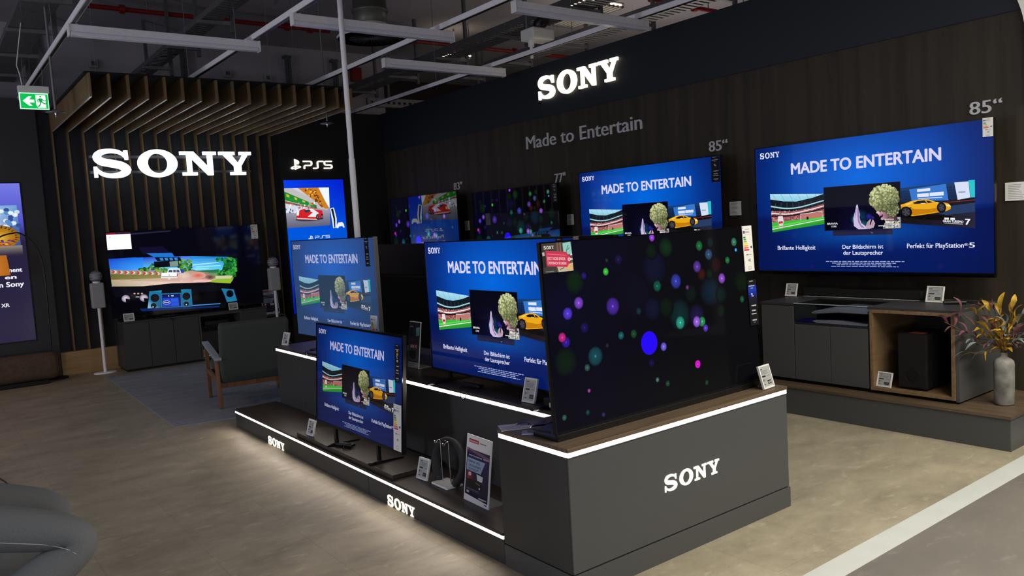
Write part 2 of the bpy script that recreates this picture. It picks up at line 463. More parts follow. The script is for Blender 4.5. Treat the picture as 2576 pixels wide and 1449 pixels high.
def wall_wood():
    m = bpy.data.materials.new('smoked_wood_wall'); m.use_nodes = True; nt = m.node_tree; b = nt.nodes['Principled BSDF']
    tc = nt.nodes.new('ShaderNodeTexCoord'); mp = nt.nodes.new('ShaderNodeMapping'); mp.inputs['Scale'].default_value = (1, 9, 0.35)
    n1 = nt.nodes.new('ShaderNodeTexNoise'); n1.inputs['Scale'].default_value = 1.0; n1.inputs['Detail'].default_value = 5; n1.inputs['Distortion'].default_value = 0.6
    mp2 = nt.nodes.new('ShaderNodeMapping'); mp2.inputs['Scale'].default_value = (1, 120, 3)
    n2 = nt.nodes.new('ShaderNodeTexNoise'); n2.inputs['Scale'].default_value = 1.0
    ad = nt.nodes.new('ShaderNodeMath'); ad.operation = 'MULTIPLY_ADD'; ad.inputs[1].default_value = 0.35
    cr = nt.nodes.new('ShaderNodeValToRGB')
    cr.color_ramp.elements[0].position = 0.45; cr.color_ramp.elements[0].color = lin((39, 34, 27))
    cr.color_ramp.elements[1].position = 0.85; cr.color_ramp.elements[1].color = lin((57, 50, 40))
    L = nt.links.new
    L(tc.outputs['Object'], mp.inputs['Vector']); L(mp.outputs['Vector'], n1.inputs['Vector'])
    L(tc.outputs['Object'], mp2.inputs['Vector']); L(mp2.outputs['Vector'], n2.inputs['Vector'])
    L(n2.outputs['Fac'], ad.inputs[0]); L(n1.outputs['Fac'], ad.inputs[2]); L(ad.outputs['Value'], cr.inputs['Fac'])
    L(cr.outputs['Color'], b.inputs['Base Color']); b.inputs['Roughness'].default_value = 0.55
    b.inputs['Specular IOR Level'].default_value = 0.3
    return m
WALLWOOD = wall_wood()

def floor_mat(name, c0, c1, c2, rough, seams):
    m = bpy.data.materials.new(name); m.use_nodes = True; nt = m.node_tree; b = nt.nodes['Principled BSDF']
    L = nt.links.new
    tc = nt.nodes.new('ShaderNodeTexCoord')
    mp = nt.nodes.new('ShaderNodeMapping'); mp.inputs['Scale'].default_value = (2.0, 3.4, 1)
    n1 = nt.nodes.new('ShaderNodeTexNoise'); n1.inputs['Scale'].default_value = 1.0; n1.inputs['Detail'].default_value = 7; n1.inputs['Roughness'].default_value = 0.72; n1.inputs['Distortion'].default_value = 0.25
    L(tc.outputs['Object'], mp.inputs['Vector']); L(mp.outputs['Vector'], n1.inputs['Vector'])
    cr = nt.nodes.new('ShaderNodeValToRGB')
    cr.color_ramp.elements[0].position = 0.30; cr.color_ramp.elements[0].color = lin(c0)
    cr.color_ramp.elements[1].position = 0.70; cr.color_ramp.elements[1].color = lin(c2)
    e = cr.color_ramp.elements.new(0.5); e.color = lin(c1)
    L(n1.outputs['Fac'], cr.inputs['Fac'])
    # pale scratches in the stone pattern
    mp3 = nt.nodes.new('ShaderNodeMapping'); mp3.inputs['Scale'].default_value = (8, 17, 1); mp3.inputs['Rotation'].default_value = (0, 0, 0.15)
    n3 = nt.nodes.new('ShaderNodeTexNoise'); n3.inputs['Scale'].default_value = 1.0; n3.inputs['Detail'].default_value = 6; n3.inputs['Distortion'].default_value = 0.6
    L(tc.outputs['Object'], mp3.inputs['Vector']); L(mp3.outputs['Vector'], n3.inputs['Vector'])
    r3 = nt.nodes.new('ShaderNodeMapRange'); r3.inputs['From Min'].default_value = 0.60; r3.inputs['From Max'].default_value = 0.72; r3.inputs['To Max'].default_value = 0.28
    L(n3.outputs['Fac'], r3.inputs['Value'])
    m3 = nt.nodes.new('ShaderNodeMix'); m3.data_type = 'RGBA'; m3.inputs['B'].default_value = lin(tuple(min(255, v+38) for v in c2))
    L(r3.outputs['Result'], m3.inputs['Factor']); L(cr.outputs['Color'], m3.inputs['A'])
    out = m3.outputs['Result']
    if seams:
        mp2 = nt.nodes.new('ShaderNodeMapping'); mp2.inputs['Rotation'].default_value = (0, 0, PI/2); mp2.inputs['Location'].default_value = (0.2, 0.31, 0)
        bk = nt.nodes.new('ShaderNodeTexBrick'); bk.inputs['Scale'].default_value = 1.0
        bk.inputs['Brick Width'].default_value = 0.92; bk.inputs['Row Height'].default_value = 0.46; bk.inputs['Mortar Size'].default_value = 0.0016
        bk.inputs['Color1'].default_value = (1, 1, 1, 1); bk.inputs['Color2'].default_value = (.94, .94, .94, 1); bk.inputs['Mortar'].default_value = (.74, .74, .74, 1)
        L(tc.outputs['Object'], mp2.inputs['Vector']); L(mp2.outputs['Vector'], bk.inputs['Vector'])
        mx = nt.nodes.new('ShaderNodeMix'); mx.data_type = 'RGBA'; mx.blend_type = 'MULTIPLY'; mx.inputs['Factor'].default_value = 1
        L(out, mx.inputs['A']); L(bk.outputs['Color'], mx.inputs['B']); out = mx.outputs['Result']
    L(out, b.inputs['Base Color']); b.inputs['Roughness'].default_value = rough
    b.inputs['Specular IOR Level'].default_value = 0.35
    return m
FLOOR = floor_mat('stone_look_vinyl', (136, 130, 113), (159, 151, 131), (178, 169, 147), 0.5, True)
AISLE = floor_mat('aisle_vinyl', (109, 106, 101), (116, 112, 106), (123, 119, 113), 0.5, False)

# ------------------------------------------------------------------ the setting
XW = 6.12          # wood wall
YT = 11.28         # front of the gaming panel beside the slats
ZF0, ZF1 = 2.842, 3.45
def S(b, name, m, **k): return struct(b.build(name, m, **k))
S(MB().box(-8, 12, -6, 20, -0.06, 0.0), 'floor', [FLOOR])
S(MB().box(-8, 12, -6, 1.82, 0.0005, 0.002), 'floor_aisle', [AISLE])
S(MB().box(-8, 12, 1.82, 1.945, 0.0005, 0.003), 'trim_1', [mat('white_floor_stripe', (200, 205, 203), 0.5, noise=((6, 6, 6), 0.1, (194, 198, 196)))])
S(MB().box(-8, 14, -6, 20, 4.78, 4.9), 'ceiling', [CONCRETE])
S(MB().box(XW, XW+0.14, 0.4, 11.3, 0, ZF0), 'wall_right', [WALLWOOD])
S(MB().box(XW-0.012, XW+0.15, 0.4, 11.3, ZF0, ZF1), 'wall_fascia', [NAVY])
S(MB().box(-8, 14, -6.2, -6.0, 0, 4.78), 'wall_blocker', [mat('dark_blocker', (52, 50, 48), 0.9)])  # unseen wall added behind the camera to keep world light off the front screen
S(MB().box(1.38, 4.40, 11.66, 11.76, 0, 3.36), 'wall_back', [SLATWALL])
pl = ony(698, 380, YT).x
S(MB().box(4.40, XW, YT, YT+0.5, 0, 3.44), 'wall_panel_right', [BLKWALL])
S(MB().box(-5, 1.39, 11.5, 11.9, 0, 3.50), 'wall_panel_left', [mat('charcoal_wall', (46, 47, 50), 0.6, noise=((20, 20, 20), 0.08))])
S(MB().box(-8, 7.13, 13.0, 13.2, 0, 4.78), 'wall_rear', [CONCRETE])
S(MB().box(7.13, 14, 15.0, 15.2, 0, 4.78), 'wall_rear_far', [mat('brown_far_wall', (66, 56, 50), 0.9)])
S(MB().box(11.9, 12.0, 0, 15.0, 0, 4.78), 'wall_far_right', [mat('beige_far_wall', (120, 108, 104), 0.9)])

# ------------------------------------------------------------------ slat canopy with back panel
t = thing('slat_canopy', 'row of oak slats on the dark back wall bending forward into an overhead canopy', 'slatted canopy', (2.97, 11.5, 0))
for i in range(17):
    x = 1.562+0.1762*i
    MB().box(x-0.009, x+0.009, 11.55, 11.66, 0.30, 3.10).build('wall_slat', OAK, t)
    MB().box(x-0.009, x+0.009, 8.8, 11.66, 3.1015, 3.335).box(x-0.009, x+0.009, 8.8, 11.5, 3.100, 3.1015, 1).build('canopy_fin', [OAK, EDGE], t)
MB().box(1.53, 4.41, 8.86, 11.66, 3.335, 3.36).build('top_board', BLACKM, t)
MB().box(1.40, 4.40, 11.545, 11.66, 0.0, 0.295).build('base_board', OAK_L, t)
b = MB()
for x in (1.65, 2.55, 3.45, 4.30):
    b.tube([(x, 8.93, 3.36), (x, 8.93, 4.78)], 0.003, 5)
lab(b.build('suspension_wire', STEEL, t), 'thin steel wires holding the canopy')

# ------------------------------------------------------------------ ceiling gear
def rail(x, y0, y1, label, drops):
    t = thing('lighting_rail', label, 'ceiling rail', (x, (y0+y1)/2, 3.47), 0, 'white lighting rails under the ceiling')
    MB().box(x-0.024, x+0.024, y0, y1, 3.475, 3.525).build('rail_profile', WHITEM, t, bevel=0.004)
    b = MB().box(x-0.012, x+0.012, y0, y1, 3.470, 3.476); b.build('slot', BLACK, t)
    for y in drops:
        MB().tube([(x, y, 3.53), (x, y, 4.78)], 0.004, 6).build('suspension_rod', STEEL, t)
rail(1.25, 3.0, 12.9, 'white lighting rail running above the green exit sign', (4.5, 8.6, 11.0))
rail(2.77, 2.5, 12.9, 'white lighting rail meeting the canopy behind the leftmost batten lamp', (4.5, 8.0, 11.0))
rail(4.20, 2.0, 12.9, 'white lighting rail crossing behind the slim white post', (3.5, 7.0, 10.0))
rail(5.72, 1.5, 12.9, 'white lighting rail just above the navy fascia', (3.6, 6.3, 9.0))
def batten(px, length, label):
    p = onz(px[0], px[1], 3.43); x0, y = p.x, p.y
    t = thing('batten_lamp', label, 'ceiling lamp', (x0+length/2, y, 3.40), 0, 'unlit white batten lamps')
    MB().box(x0, x0+length, y-0.032, y+0.032, 3.405, 3.465).build('housing', WHITEM, t, bevel=0.004)
    MB().box(x0+0.01, x0+length-0.01, y-0.036, y+0.036, 3.370, 3.406).build('diffuser', DIFFUSER, t, bevel=0.008)
    for s in (0, 1):
        xe = x0+s*length
        MB().box(xe-0.008, xe+0.008, y-0.037, y+0.037, 3.368, 3.467).build('end_cap', WHITEP, t, bevel=0.003)
    for xe in (x0+0.05, x0+length-0.05):
        MB().box(xe-0.022, xe+0.022, y-0.02, y+0.02, 3.465, 3.474).build('clip', WHITEP, t, bevel=0.002)
batten((172, 72), 1.60, 'white batten lamp at left, above the oak canopy')
batten((735, 45), 1.60, 'white batten lamp in front of the round air diffuser')
batten((965, 155), 1.62, 'small white batten lamp ending beside the navy fascia')
batten((1293, 13), 1.60, 'white batten lamp hanging above the warm lit fascia letters')

# exit sign
t = thing('exit_sign', 'green lit exit sign with white arrow and running figure, hung at left', 'exit sign', (1.15, 9.5, 3.06))
MB().box(1.017, 1.291, 9.45, 9.53, 3.225, 3.293).build('housing', WHITEP, t, bevel=0.004)
MB().box(1.022, 1.282, 9.485, 9.505, 3.062, 3.225).build('acrylic_panel', mat('lit_acrylic', (235, 255, 240), 0.3, emit=(190, 255, 215), es=0.9), t, bevel=0.003)
c = Canvas(0.58)
c.rect(0, 0, 1, 1, (0, 175, 75)); W_ = (245, 255, 248)
c.poly([(.08, .5), (.30, .18), (.42, .18), (.31, .40), (.50, .40), (.50, .60), (.31, .60), (.42, .82), (.30, .82)], W_)
c.poly([(.56, .06), (.92, .06), (.92, .94), (.62, .94), (.56, .75)], W_)
G_ = (0, 150, 62)
c.disc(.735, .17, .035, G_)
c.poly([(.69, .27), (.79, .30), (.80, .55), (.71, .58), (.66, .45)], G_)
c.line([(.70, .32), (.62, .42), (.64, .58)], .035, G_); c.line([(.78, .34), (.86, .46), (.93, .44)], .035, G_)
c.line([(.77, .54), (.86, .66), (.95, .64)], .045, G_); c.line([(.73, .55), (.70, .74), (.62, .90)], .045, G_)
put(c.mesh('pictogram'), 'pictogram', attr_mat('sign_emit', 1.25, 0.3), t, (1.030-1.15, 9.4835-9.5, 3.217-3.06), 0.244, 0.147, 0.58)
MB().tube([(1.06, 9.49, 3.293), (1.05, 9.49, 3.40), (1.03, 9.5, 3.5), (1.12, 9.5, 4.0), (1.12, 9.5, 4.78)], 0.005, 6).build('cable', WHITEP, t)
MB().tube([(1.24, 9.49, 3.293), (1.25, 9.49, 3.468)], 0.004, 6).build('hanger', STEEL, t)

# sprinkler drops
def sprinkler(x, y, zd, label):
    t = thing('sprinkler', label, 'sprinkler', (x, y, 4.4), 0, 'hanging sprinkler heads')
    MB().tube([(x, y, 4.78), (x, y, zd+0.03)], 0.012, 8).build('drop_pipe', STEEL, t)
    MB().lathe([(0.0, 0.012), (0.02, 0.012), (0.085, 0.004), (0.088, 0.0), (0.02, -0.004), (0.0, -0.004)], (x, y, zd), 24).build('water_shield', STEEL, t)
    MB().lathe([(0.013, 0.0), (0.013, -0.02), (0.006, -0.035), (0.014, -0.04), (0.0, -0.042)], (x, y, zd), 12).build('nozzle', CHROME, t)
sprinkler(1.238, 8.8, 2.932, 'thin steel sprinkler drop with round shield beside the exit sign')
sprinkler(4.30, 9.36, 2.99, 'sprinkler shield hanging below the canopy edge above the gaming panel')

# red sprinkler mains
def pipe(x0, x1, y, z, label, flanges):
    t = thing('sprinkler_pipe', label, 'red pipe', ((x0+x1)/2, y, z), 0, 'red sprinkler mains')
    MB().tube([(x0, y, z), (x1, y, z)], 0.03, 12).build('pipe_run', REDPIPE, t)
    for x in flanges:
        MB().tube([(x-0.03, y, z), (x+0.03, y, z)], 0.055, 14).build('coupling', REDPIPE, t)
    for x in flanges[:2]:
        MB().tube([(x+.3, y, z+0.03), (x+.3, y, 4.78)], 0.008, 6).build('pipe_hanger', STEEL, t)
pipe(1.85, 5.2, 11.0, 4.58, 'red sprinkler pipe crossing above the oak canopy', (2.4, 4.55, 4.9))
pipe(6.3, 9.6, 10.45, 4.42, 'red sprinkler pipe seen behind the navy fascia, left stretch', (7.0, 8.2))
pipe(8.0, 10.8, 7.28, 4.42, 'red sprinkler pipe high above the navy fascia at top', (8.9, 9.7))

# cable trays
def tray(x0, x1, y0, y1, z, label, m, rungs, side=0.06):
    xc = (x0+x1)/2
    t = thing('cable_tray', label, 'cable tray', (xc, (y0+y1)/2, z), 0, 'cable trays under the ceiling')
    for x in (x0, x1):
        b = MB().box(x-0.004, x+0.004, y0, y1, z, z+side); b.build('side_rail', m, t)
    b = MB()
    n = rungs
    for i in range(n):
        y = y0+(y1-y0)*(i+.5)/n; b.box(x0, x1, y-(y1-y0)/n*0.28, y+(y1-y0)/n*0.28, z-0.004, z)
    b.build('tray_bed', m, t)
    k = max(2, int((y1-y0)/1.2))
    for i in range(k):
        y = y0+(y1-y0)*(i+.5)/k
        MB().prism([(x0-0.05, z-0.05), (x1+0.1, z-0.05), (x1+0.1, z-0.004), (x0-0.05, z-0.02)], 'y', y-0.02, y+0.02).build('bracket_arm', STEEL, t)
        b = MB().box(x1+0.08, x1+0.12, y-0.022, y+0.022, z-0.12, 4.78)
        b.build('perforated_strut', STEELD, t)
tray(1.02, 1.34, 6.6, 12.8, 3.93, 'wide perforated cable tray at far top left', STEELD, 150)
tray(2.62, 2.82, 3.0, 12.8, 3.90, 'narrow dark cable tray running diagonally above the leftmost batten lamp', STEELD, 120)
tray(5.95, 6.30, 3.2, 12.6, 3.93, 'long cable tray running just above the navy fascia', STEELD, 140, 0.09)
tray(7.3, 7.75, 5.2, 11.5, 4.05, 'far cable tray behind the navy fascia beneath the warm ceiling lamps', STEEL, 70)
tray(4.95, 5.35, 3.0, 6.3, 4.25, 'ribbed cable tray at the top edge right of the air duct', STEELD, 46, 0.08)
b = MB()
# perforated wall struts on the rear wall
for x, y, label in ((1.60, 12.9, 'perforated steel strut on the rear wall behind the left of the canopy'), (3.62, 12.9, 'perforated steel strut on the rear wall behind the middle of the canopy'),
                    (5.30, 12.9, 'short perforated steel strut on the rear wall left of the round diffuser'), (6.15, 12.9, 'perforated steel strut on the rear wall below the round diffuser')):
    b = MB().box(x-0.045, x-0.005, y-0.02, y+0.02, 3.3, 4.6).box(x+0.005, x+0.045, y-0.02, y+0.02, 3.3, 4.6)
    n = 22
    for i in range(n):
        z = 3.33+1.24*i/(n-1); b.box(x-0.005, x+0.005, y-0.02, y+0.02, z-0.012, z+0.012)
    b.box(x-0.06, x+0.06, y-0.03, y+0.09, 4.58, 4.62)
    tag(b.build('wall_strut', STEELD), label, 'steel strut', 'perforated wall struts')
p = ony(895, 188, 12.9)
tag(MB().box(p.x-0.09, p.x+0.09, 12.84, 12.96, p.z-0.12, p.z+0.12).build('alarm_box', REDPIPE, bevel=0.01), 'small red alarm box on the rear wall beside the white post', 'alarm box')
for px, py, l in ((235, 160, 'grey socket box on the rear wall left, above the canopy'), (572, 185, 'grey socket box on the rear wall above the canopy centre'), (674, 196, 'grey socket box on the rear wall near the canopy right end')):
    p = ony(px, py, 12.95)
    t = thing('junction_box', l, 'junction box', (p.x, 12.95, p.z), 0, 'junction boxes on the rear wall')
    MB().box(p.x-0.06, p.x+0.06, 12.93, 13.0, p.z-0.06, p.z+0.06).build('box_body', mat('box_grey', (150, 148, 152), 0.5), t, bevel=0.008)
    MB().box(p.x-0.03, p.x+0.03, 12.92, 12.931, p.z-0.03, p.z+0.03).build('cover', STEELD, t)
for z, l in ((3.60, 'horizontal perforated steel channel above the gaming panel'),):
    b = MB().box(6.0, 8.6, 11.5, 11.56, z, z+0.05).box(6.0, 8.6, 11.5, 11.56, z+0.09, z+0.14)
    for i in range(26): b.box(6.0+.1*i, 6.05+.1*i, 11.5, 11.56, z+0.05, z+0.09)
    t = thing('steel_channel', l, 'steel channel', (7.3, 11.53, z))
    b.build('channel', STEEL, t)
    for x in (6.4, 8.2): MB().box(x-.02, x+.02, 11.51, 11.55, z+.14, 4.78).build('hanger', STEELD, t)

# round swirl diffuser on its duct
p = onz(935, 97, 3.9); R = 0.40
t = thing('air_diffuser', 'round swirl air diffuser under a grey duct', 'air diffuser', (p.x, p.y, 3.9))
MB().lathe([(R, 0.0), (R+.01, 0.02), (R-.02, 0.05), (0.24, 0.12), (0.20, 0.16)], (p.x, p.y, 3.9), 48).build('face_ring', WHITEM, t)
b = MB()
for k in range(30):
    a = 2*PI*k/30; m = Matrix.Translation((p.x, p.y, 3.9)) @ Matrix.Rotation(a, 4, 'Z')
    b.prism([(-0.012, 0.012), (0.010, -0.004), (0.014, 0.0), (-0.008, 0.016)], 'x', 0.05, R-0.13, m=m)
b.build('vanes', STEEL, t); lab(t.children[-1], 'radial swirl vanes')
MB().lathe([(0.0, 0.004), (0.255, 0.004), (0.255, 0.008), (0.0, 0.008)], (p.x, p.y, 3.92), 40).build('plenum', BLACKM, t)
MB().lathe([(0.05, -0.006), (0.05, 0.01), (0.0, 0.01)], (p.x, p.y, 3.9), 20).build('hub', STEEL, t)
MB().lathe([(R, -0.002), (R, 0.003), (R-0.13, 0.003), (R-0.13, -0.002), (R, -0.002)], (p.x, p.y, 3.9), 48).build('rim', WHITEM, t)
MB().lathe([(0.20, 0.15), (0.20, 0.3), (0.215, 0.3), (0.215, 0.33), (0.20, 0.33), (0.20, 0.88)], (p.x, p.y, 3.9), 32).build('duct', mat('duct_metal', (104, 104, 96), 0.45, metal=0.4), t)

# white projector-like box hanging in the cable zone
p = onz(1352, 88, 3.74)
t = thing('camera_unit', 'white box unit on a short pole hanging near the fascia lettering', 'ceiling device', (p.x, p.y, 3.74))
MB().box(p.x-0.16, p.x+0.16, p.y-0.12, p.y+0.12, 3.67, 3.80).build('case', WHITEP, t, bevel=0.02)
MB().tube([(p.x+0.02, p.y-.02, 3.80), (p.x+0.02, p.y-.02, 3.86), (p.x+.03, p.y-.1, 3.90)], 0.075, 16).build('lens_hood', BLACK, t)
MB().tube([(p.x-0.1, p.y, 3.67), (p.x-0.1, p.y, 3.60)], 0.035, 12).build('collar', WHITEP, t)
MB().tube([(p.x-0.1, p.y, 3.60), (p.x-0.1, p.y, 3.47)], 0.018, 10).build('stem', WHITEP, t)
MB().tube([(p.x-0.11, p.y+.05, 3.80), (p.x-0.11, p.y+.05, 4.78)], 0.015, 8).build('hanger', STEEL, t)
# warm lit lattice lamps above the trays
GLOWW = mat('warm_lamp', (255, 244, 225), 0.4, emit=(255, 236, 205), es=2.2)
for (px, py, l, sx) in ((1500, 17, 'bright lattice lamp at the top edge above the long tray', 0.30), (1145, 146, 'small bright lattice lamp behind the short batten lamp', 0.20), (1420, 55, 'bright lattice lamp right of the white hanging unit', 0.26)):
    p = onz(px, py, 4.32)
    t = thing('lattice_lamp', l, 'ceiling lamp', (p.x, p.y, 4.3), 0, 'lit lattice lamps')
    MB().box(p.x-sx, p.x+sx, p.y-0.16, p.y+0.16, 4.33, 4.345).build('light_panel', GLOWW, t)
    b = MB().frame(p.x-sx-.02, p.x+sx+.02, 4.30, 4.36, p.y-0.18, p.y-.16, 0.01)
    for i in range(9): b.box(p.x-sx+2*sx*i/8-.008, p.x-sx+2*sx*i/8+.008, p.y-0.17, p.y+0.17, 4.29, 4.325)
    b.build('louvre', STEEL, t)
    MB().tube([(p.x, p.y, 4.345), (p.x, p.y, 4.78)], 0.012, 8).build('hanger', STEEL, t)

# slim white post rising from the middle counter
t = thing('power_post', 'slim white post rising from the middle counter to the ceiling', 'post', (3.10, 6.3, 0.655))
MB().tube([(3.10, 6.3, 0.655), (3.094, 6.3, 2.24)], 0.0265, 18).build('lower_tube', WHITEM, t)
MB().tube([(3.094, 6.3, 2.24), (3.088, 6.3, 4.78)], 0.0225, 18).build('upper_tube', WHITEM, t)
MB().lathe([(0.06, 0.0), (0.06, 0.012), (0.03, 0.016)], (3.10, 6.3, 0.655), 24).build('foot_plate', WHITEM, t)

# rounded white panel at the far right top
a = [onx(x, y, XW-0.06) for x, y in ((2559, 0), (2563, 10), (2568, 23), (2573, 40), (2576, 56), (2580, 90), (2582, 130))]
poly = [(a[0].y+0.006, a[0].z+0.06)]+[(q.y, q.z) for q in a]+[(a[-1].y-0.01, a[-1].z-0.3), (a[-1].y-0.5, a[-1].z-0.3), (a[-1].y-0.5, a[0].z+0.5), (a[0].y+0.03, a[0].z+0.5)]
tag(MB().prism(poly, 'x', XW-0.06, XW-0.013).build('round_panel', mat('white_board', (235, 235, 230), 0.5)), 'white panel with a curved edge at the top right corner', 'wall panel')

# ------------------------------------------------------------------ lettering on the walls
a = onx(1360, 252, XW); b_ = onx(1560, 205, XW)
tag(sign3d('fascia_sign', WORD, 1.335, 0.232, 0.03, LETTER, None, (XW-0.015, onx(1360, 252, XW).y, 3.052), -PI/2, WORD_W), 'warm lit serif wordmark on the navy fascia of the right wall', 'lit sign')
a = onx(1326, 376, XW)
t = thing('wall_lettering', 'wide grey lettering on the wood wall below the lit wordmark', 'wall lettering', (XW, a.y, a.z), -PI/2)
_ex = lambda s: (min(v[0] for v in text2d(s, 0.0, 4)[0]), max(v[0] for v in text2d(s, 0.0, 4)[0]))
_x0, _x1 = _ex('Made to Entertain'); _k = (onx(1326, 376, XW).y-onx(1617, 322, XW).y)/(_x1-_x0)
for w_, end in (('Made', _ex('Made')[1]), ('to', _ex('Made to')[1]), ('Entertain', _x1)):
    q = _ex(w_); ww = q[1]-q[0]
    o = text3d('word', w_, ww*_k, 0.150 if w_ != 'to' else 0.150, 0.012, NUM, ((end-ww-_x0)*_k, 0, 0), 0, 0.008); o.parent = t
for s, p0, p1, q, l in (('85\u201c', (1785, 382), (1831, 352), .094, 'grey 85 inch number above the television left of the far right one'), ('85\u201c', (2440, 290), (2522, 250), .088, 'grey 85 inch number above the largest television at far right'),
                     ('77"', (1397, 460), (1423, 435), .104, 'grey 77 inch number on the wood wall'), ('83"', (1143, 478), (1163, 457), .097, 'grey 83 inch number at the left of the wood wall')):
    a = onx(*p0, XW); e = onx(*p1, XW)
    tag(text3d('size_number', s, a.y-e.y, q, 0.01, NUM, (XW, a.y, a.z), -PI/2, 0.012), l, 'wall lettering', 'screen size numbers')
# rear lit sign on two rails
t = thing('lit_sign', 'large cool white lit wordmark on grey rails in front of the oak slats', 'lit sign', (1.945, 11.42, 2.527))
sign3d('letters', WORD, 2.07, 0.326, 0.05, LETTERC, t, (0, 0, 0), 0, WORD_W)
GR = mat('sign_rail', (70, 72, 76), 0.5)
for z in (2.565, 2.765): MB().box(1.93, 4.02, 11.44, 11.475, z, z+0.035).build('rail', GR, t)
for x in (2.05, 2.62, 3.2, 3.85):
    MB().box(x-0.02, x+0.02, 11.475, 11.55, 2.57, 2.80).build('bracket', GR, t)
# gaming logo on the right panel
t = sign3d('gaming_sign', PSL, onx(836, 425, 1).x*0+(ony(836, 425, YT).x-ony(731, 425, YT).x), 0.125, 0.02, LETTER, None, (ony(731, 425, YT).x, YT-0.002, ony(748, 426, YT).z), 0, PSL_W)
tag(t, 'small warm lit gaming symbol and letters above the tall blue display', 'lit sign')
t = tag(sign3d('gaming_sign', PSL, 0.64, 0.125, 0.02, LETTER, None, (0.30, 11.498, 2.70), 0, PSL_W), 'warm lit gaming symbol cut by the left picture edge', 'lit sign')

# ------------------------------------------------------------------ pictures shown on the screens
rnd = random.Random(7)
def lerp(a, b, t): return tuple(a[i]*(1-t)+b[i]*t for i in range(3))
def clamp01(x): return max(0.0, min(1.0, x))

def singer(c):
    """local 0..1 picture: singer with a big curly head of hair"""
    c.grid(8, 6, lambda s, t: lerp((2, 2, 16), (10, 8, 46), clamp01(1.2-abs(s-.45)*3)*clamp01(t)))
    for (s, t, r, col) in ((.48, .75, .13, (8, 60, 90)), (.43, .78, .07, (20, 120, 140)), (.60, .72, .05, (40, 40, 160)), (.52, .9, .08, (20, 90, 110))):
        c.glow2(s, t, r, col, (5, 5, 30))
    skin = (196, 150, 170); skl = (220, 190, 205)
    # jacket
    c.poly([(.78, 1), (.80, .88), (.86, .80), (.93, .76), (1, .76), (1, 1)], (176, 176, 170))
    k0 = c.k
    for i in range(46):
        c.sc(k0, i)
        s = rnd.uniform(.79, .99); t = rnd.uniform(.80, .98); c.disc(s, t, .012, rnd.choice([(90, 90, 96), (225, 220, 205), (140, 138, 130), (60, 60, 70)]), sq=.016, n=8)
    c.k = k0+41
    # neck and face in profile
    c.poly([(.84, .72), (.95, .70), (.97, .84), (.86, .84), (.80, .79)], [(96, 62, 74), (60, 40, 48), (70, 46, 54), (120, 82, 92), (150, 104, 116)])
    c.poly([(.70, .46), (.86, .46), (.88, .72), (.85, .785), (.80, .80), (.775, .815), (.752, .795), (.765, .745), (.735, .725), (.735, .695), (.720, .68), (.716, .665), (.697, .645), (.708, .60), (.70, .53)],
           [skin, (90, 64, 70), (84, 56, 64), (96, 62, 72), (130, 88, 98), (176, 130, 146), skl, skin, (190, 120, 140), skin, skl, skl, skl, skl, skin])
    c.poly([(.738, .695), (.785, .685), (.778, .745), (.752, .752)], (66, 16, 28)); c.poly([(.742, .700), (.772, .693), (.770, .703), (.744, .710)], (226, 214, 220))
    c.poly([(.712, .565), (.742, .560), (.748, .578), (.715, .582)], (48, 30, 44)); c.poly([(.708, .535), (.750, .525), (.752, .533), (.710, .543)], (84, 58, 60))
    c.disc(.770, .64, .022, (206, 150, 164), (176, 126, 142), sq=.04)
    # hair: cloud of curls
    out = [(.80+.19*math.cos(a)*(1+.05*math.sin(7*a)), .33+.30*math.sin(a)*(1+.05*math.cos(9*a))) for a in [2*PI*k/50 for k in range(50)]]
    c.poly([(min(p[0], 1), p[1]) for p in out], (120, 128, 84))
    c.disc(.90, .58, .09, (110, 116, 76), (74, 80, 50), sq=.17); c.disc(.765, .50, .06, (120, 126, 84), (96, 100, 64), sq=.06)
    for q_ in range(36):
        c.disc(.90+.085*math.cos(q_*2.4)*math.sqrt(q_/36), .60+.15*math.sin(q_*2.4)*math.sqrt(q_/36), .012, rnd.choice([(84, 90, 54), (130, 136, 92), (104, 108, 70), (156, 160, 116)]), sq=.02, n=7)
    k0 = c.k
    for i in range(300):
        c.sc(k0, i)
        a = rnd.uniform(0, 2*PI); q = math.sqrt(rnd.random())
        s = .80+.19*q*math.cos(a); t = .33+.30*q*math.sin(a)
        if s > .985 or (s < .74 and t > .52): continue
        sh = clamp01(.55-.5*(t-.33)/.30+.25*(.8-s)/.2+rnd.uniform(-.35, .35))
        c.disc(s, t, .013, lerp((78, 84, 48), (214, 216, 160), sh), sq=.022, n=7)
    c.k = k0+41
    # raised hand and arm
    c.poly([(.40, .92), (.395, .74), (.42, .60), (.437, .47), (.452, .43), (.462, .46), (.468, .55), (.478, .60), (.485, .66), (.478, .74), (.50, .86), (.58, .97), (.58, 1), (.46, 1)], (205, 190, 225))
    c.poly([(.455, .5), (.468, .55), (.478, .62), (.47, .74), (.49, .88), (.54, .97), (.50, .96), (.46, .85), (.45, .7)], (150, 120, 175))
    c.line([(.437, .50), (.432, .68)], .006, (140, 115, 165)); c.line([(.425, .58), (.418, .74)], .005, (140, 115, 165))
    # second hand with microphone
    c.poly([(.56, .92), (.58, .84), (.62, .78), (.66, .80), (.68, .88), (.66, .97), (.60, 1), (.56, .98)], (190, 160, 180))
    for k in range(3): c.line([(.59+.025*k, .83+.02*k), (.585+.03*k, .92)], .005, (110, 80, 100))
    c.poly([(.625, .73), (.655, .71), (.675, .76), (.645, .79)], (40, 34, 120)); c.line([(.64, .78), (.615, .9)], .018, (30, 28, 50))
    c.text('BRAVIA', .03, .870, .18, .045, (235, 235, 240), .02); c.text('CORE', .085, .935, .16, .038, (235, 235, 240), .02)
    c.text('I WANNA', .80, .82, .92, .035, (235, 232, 225), .01); c.text('DANCE', .82, .875, .92, .04, (235, 232, 225), .01)
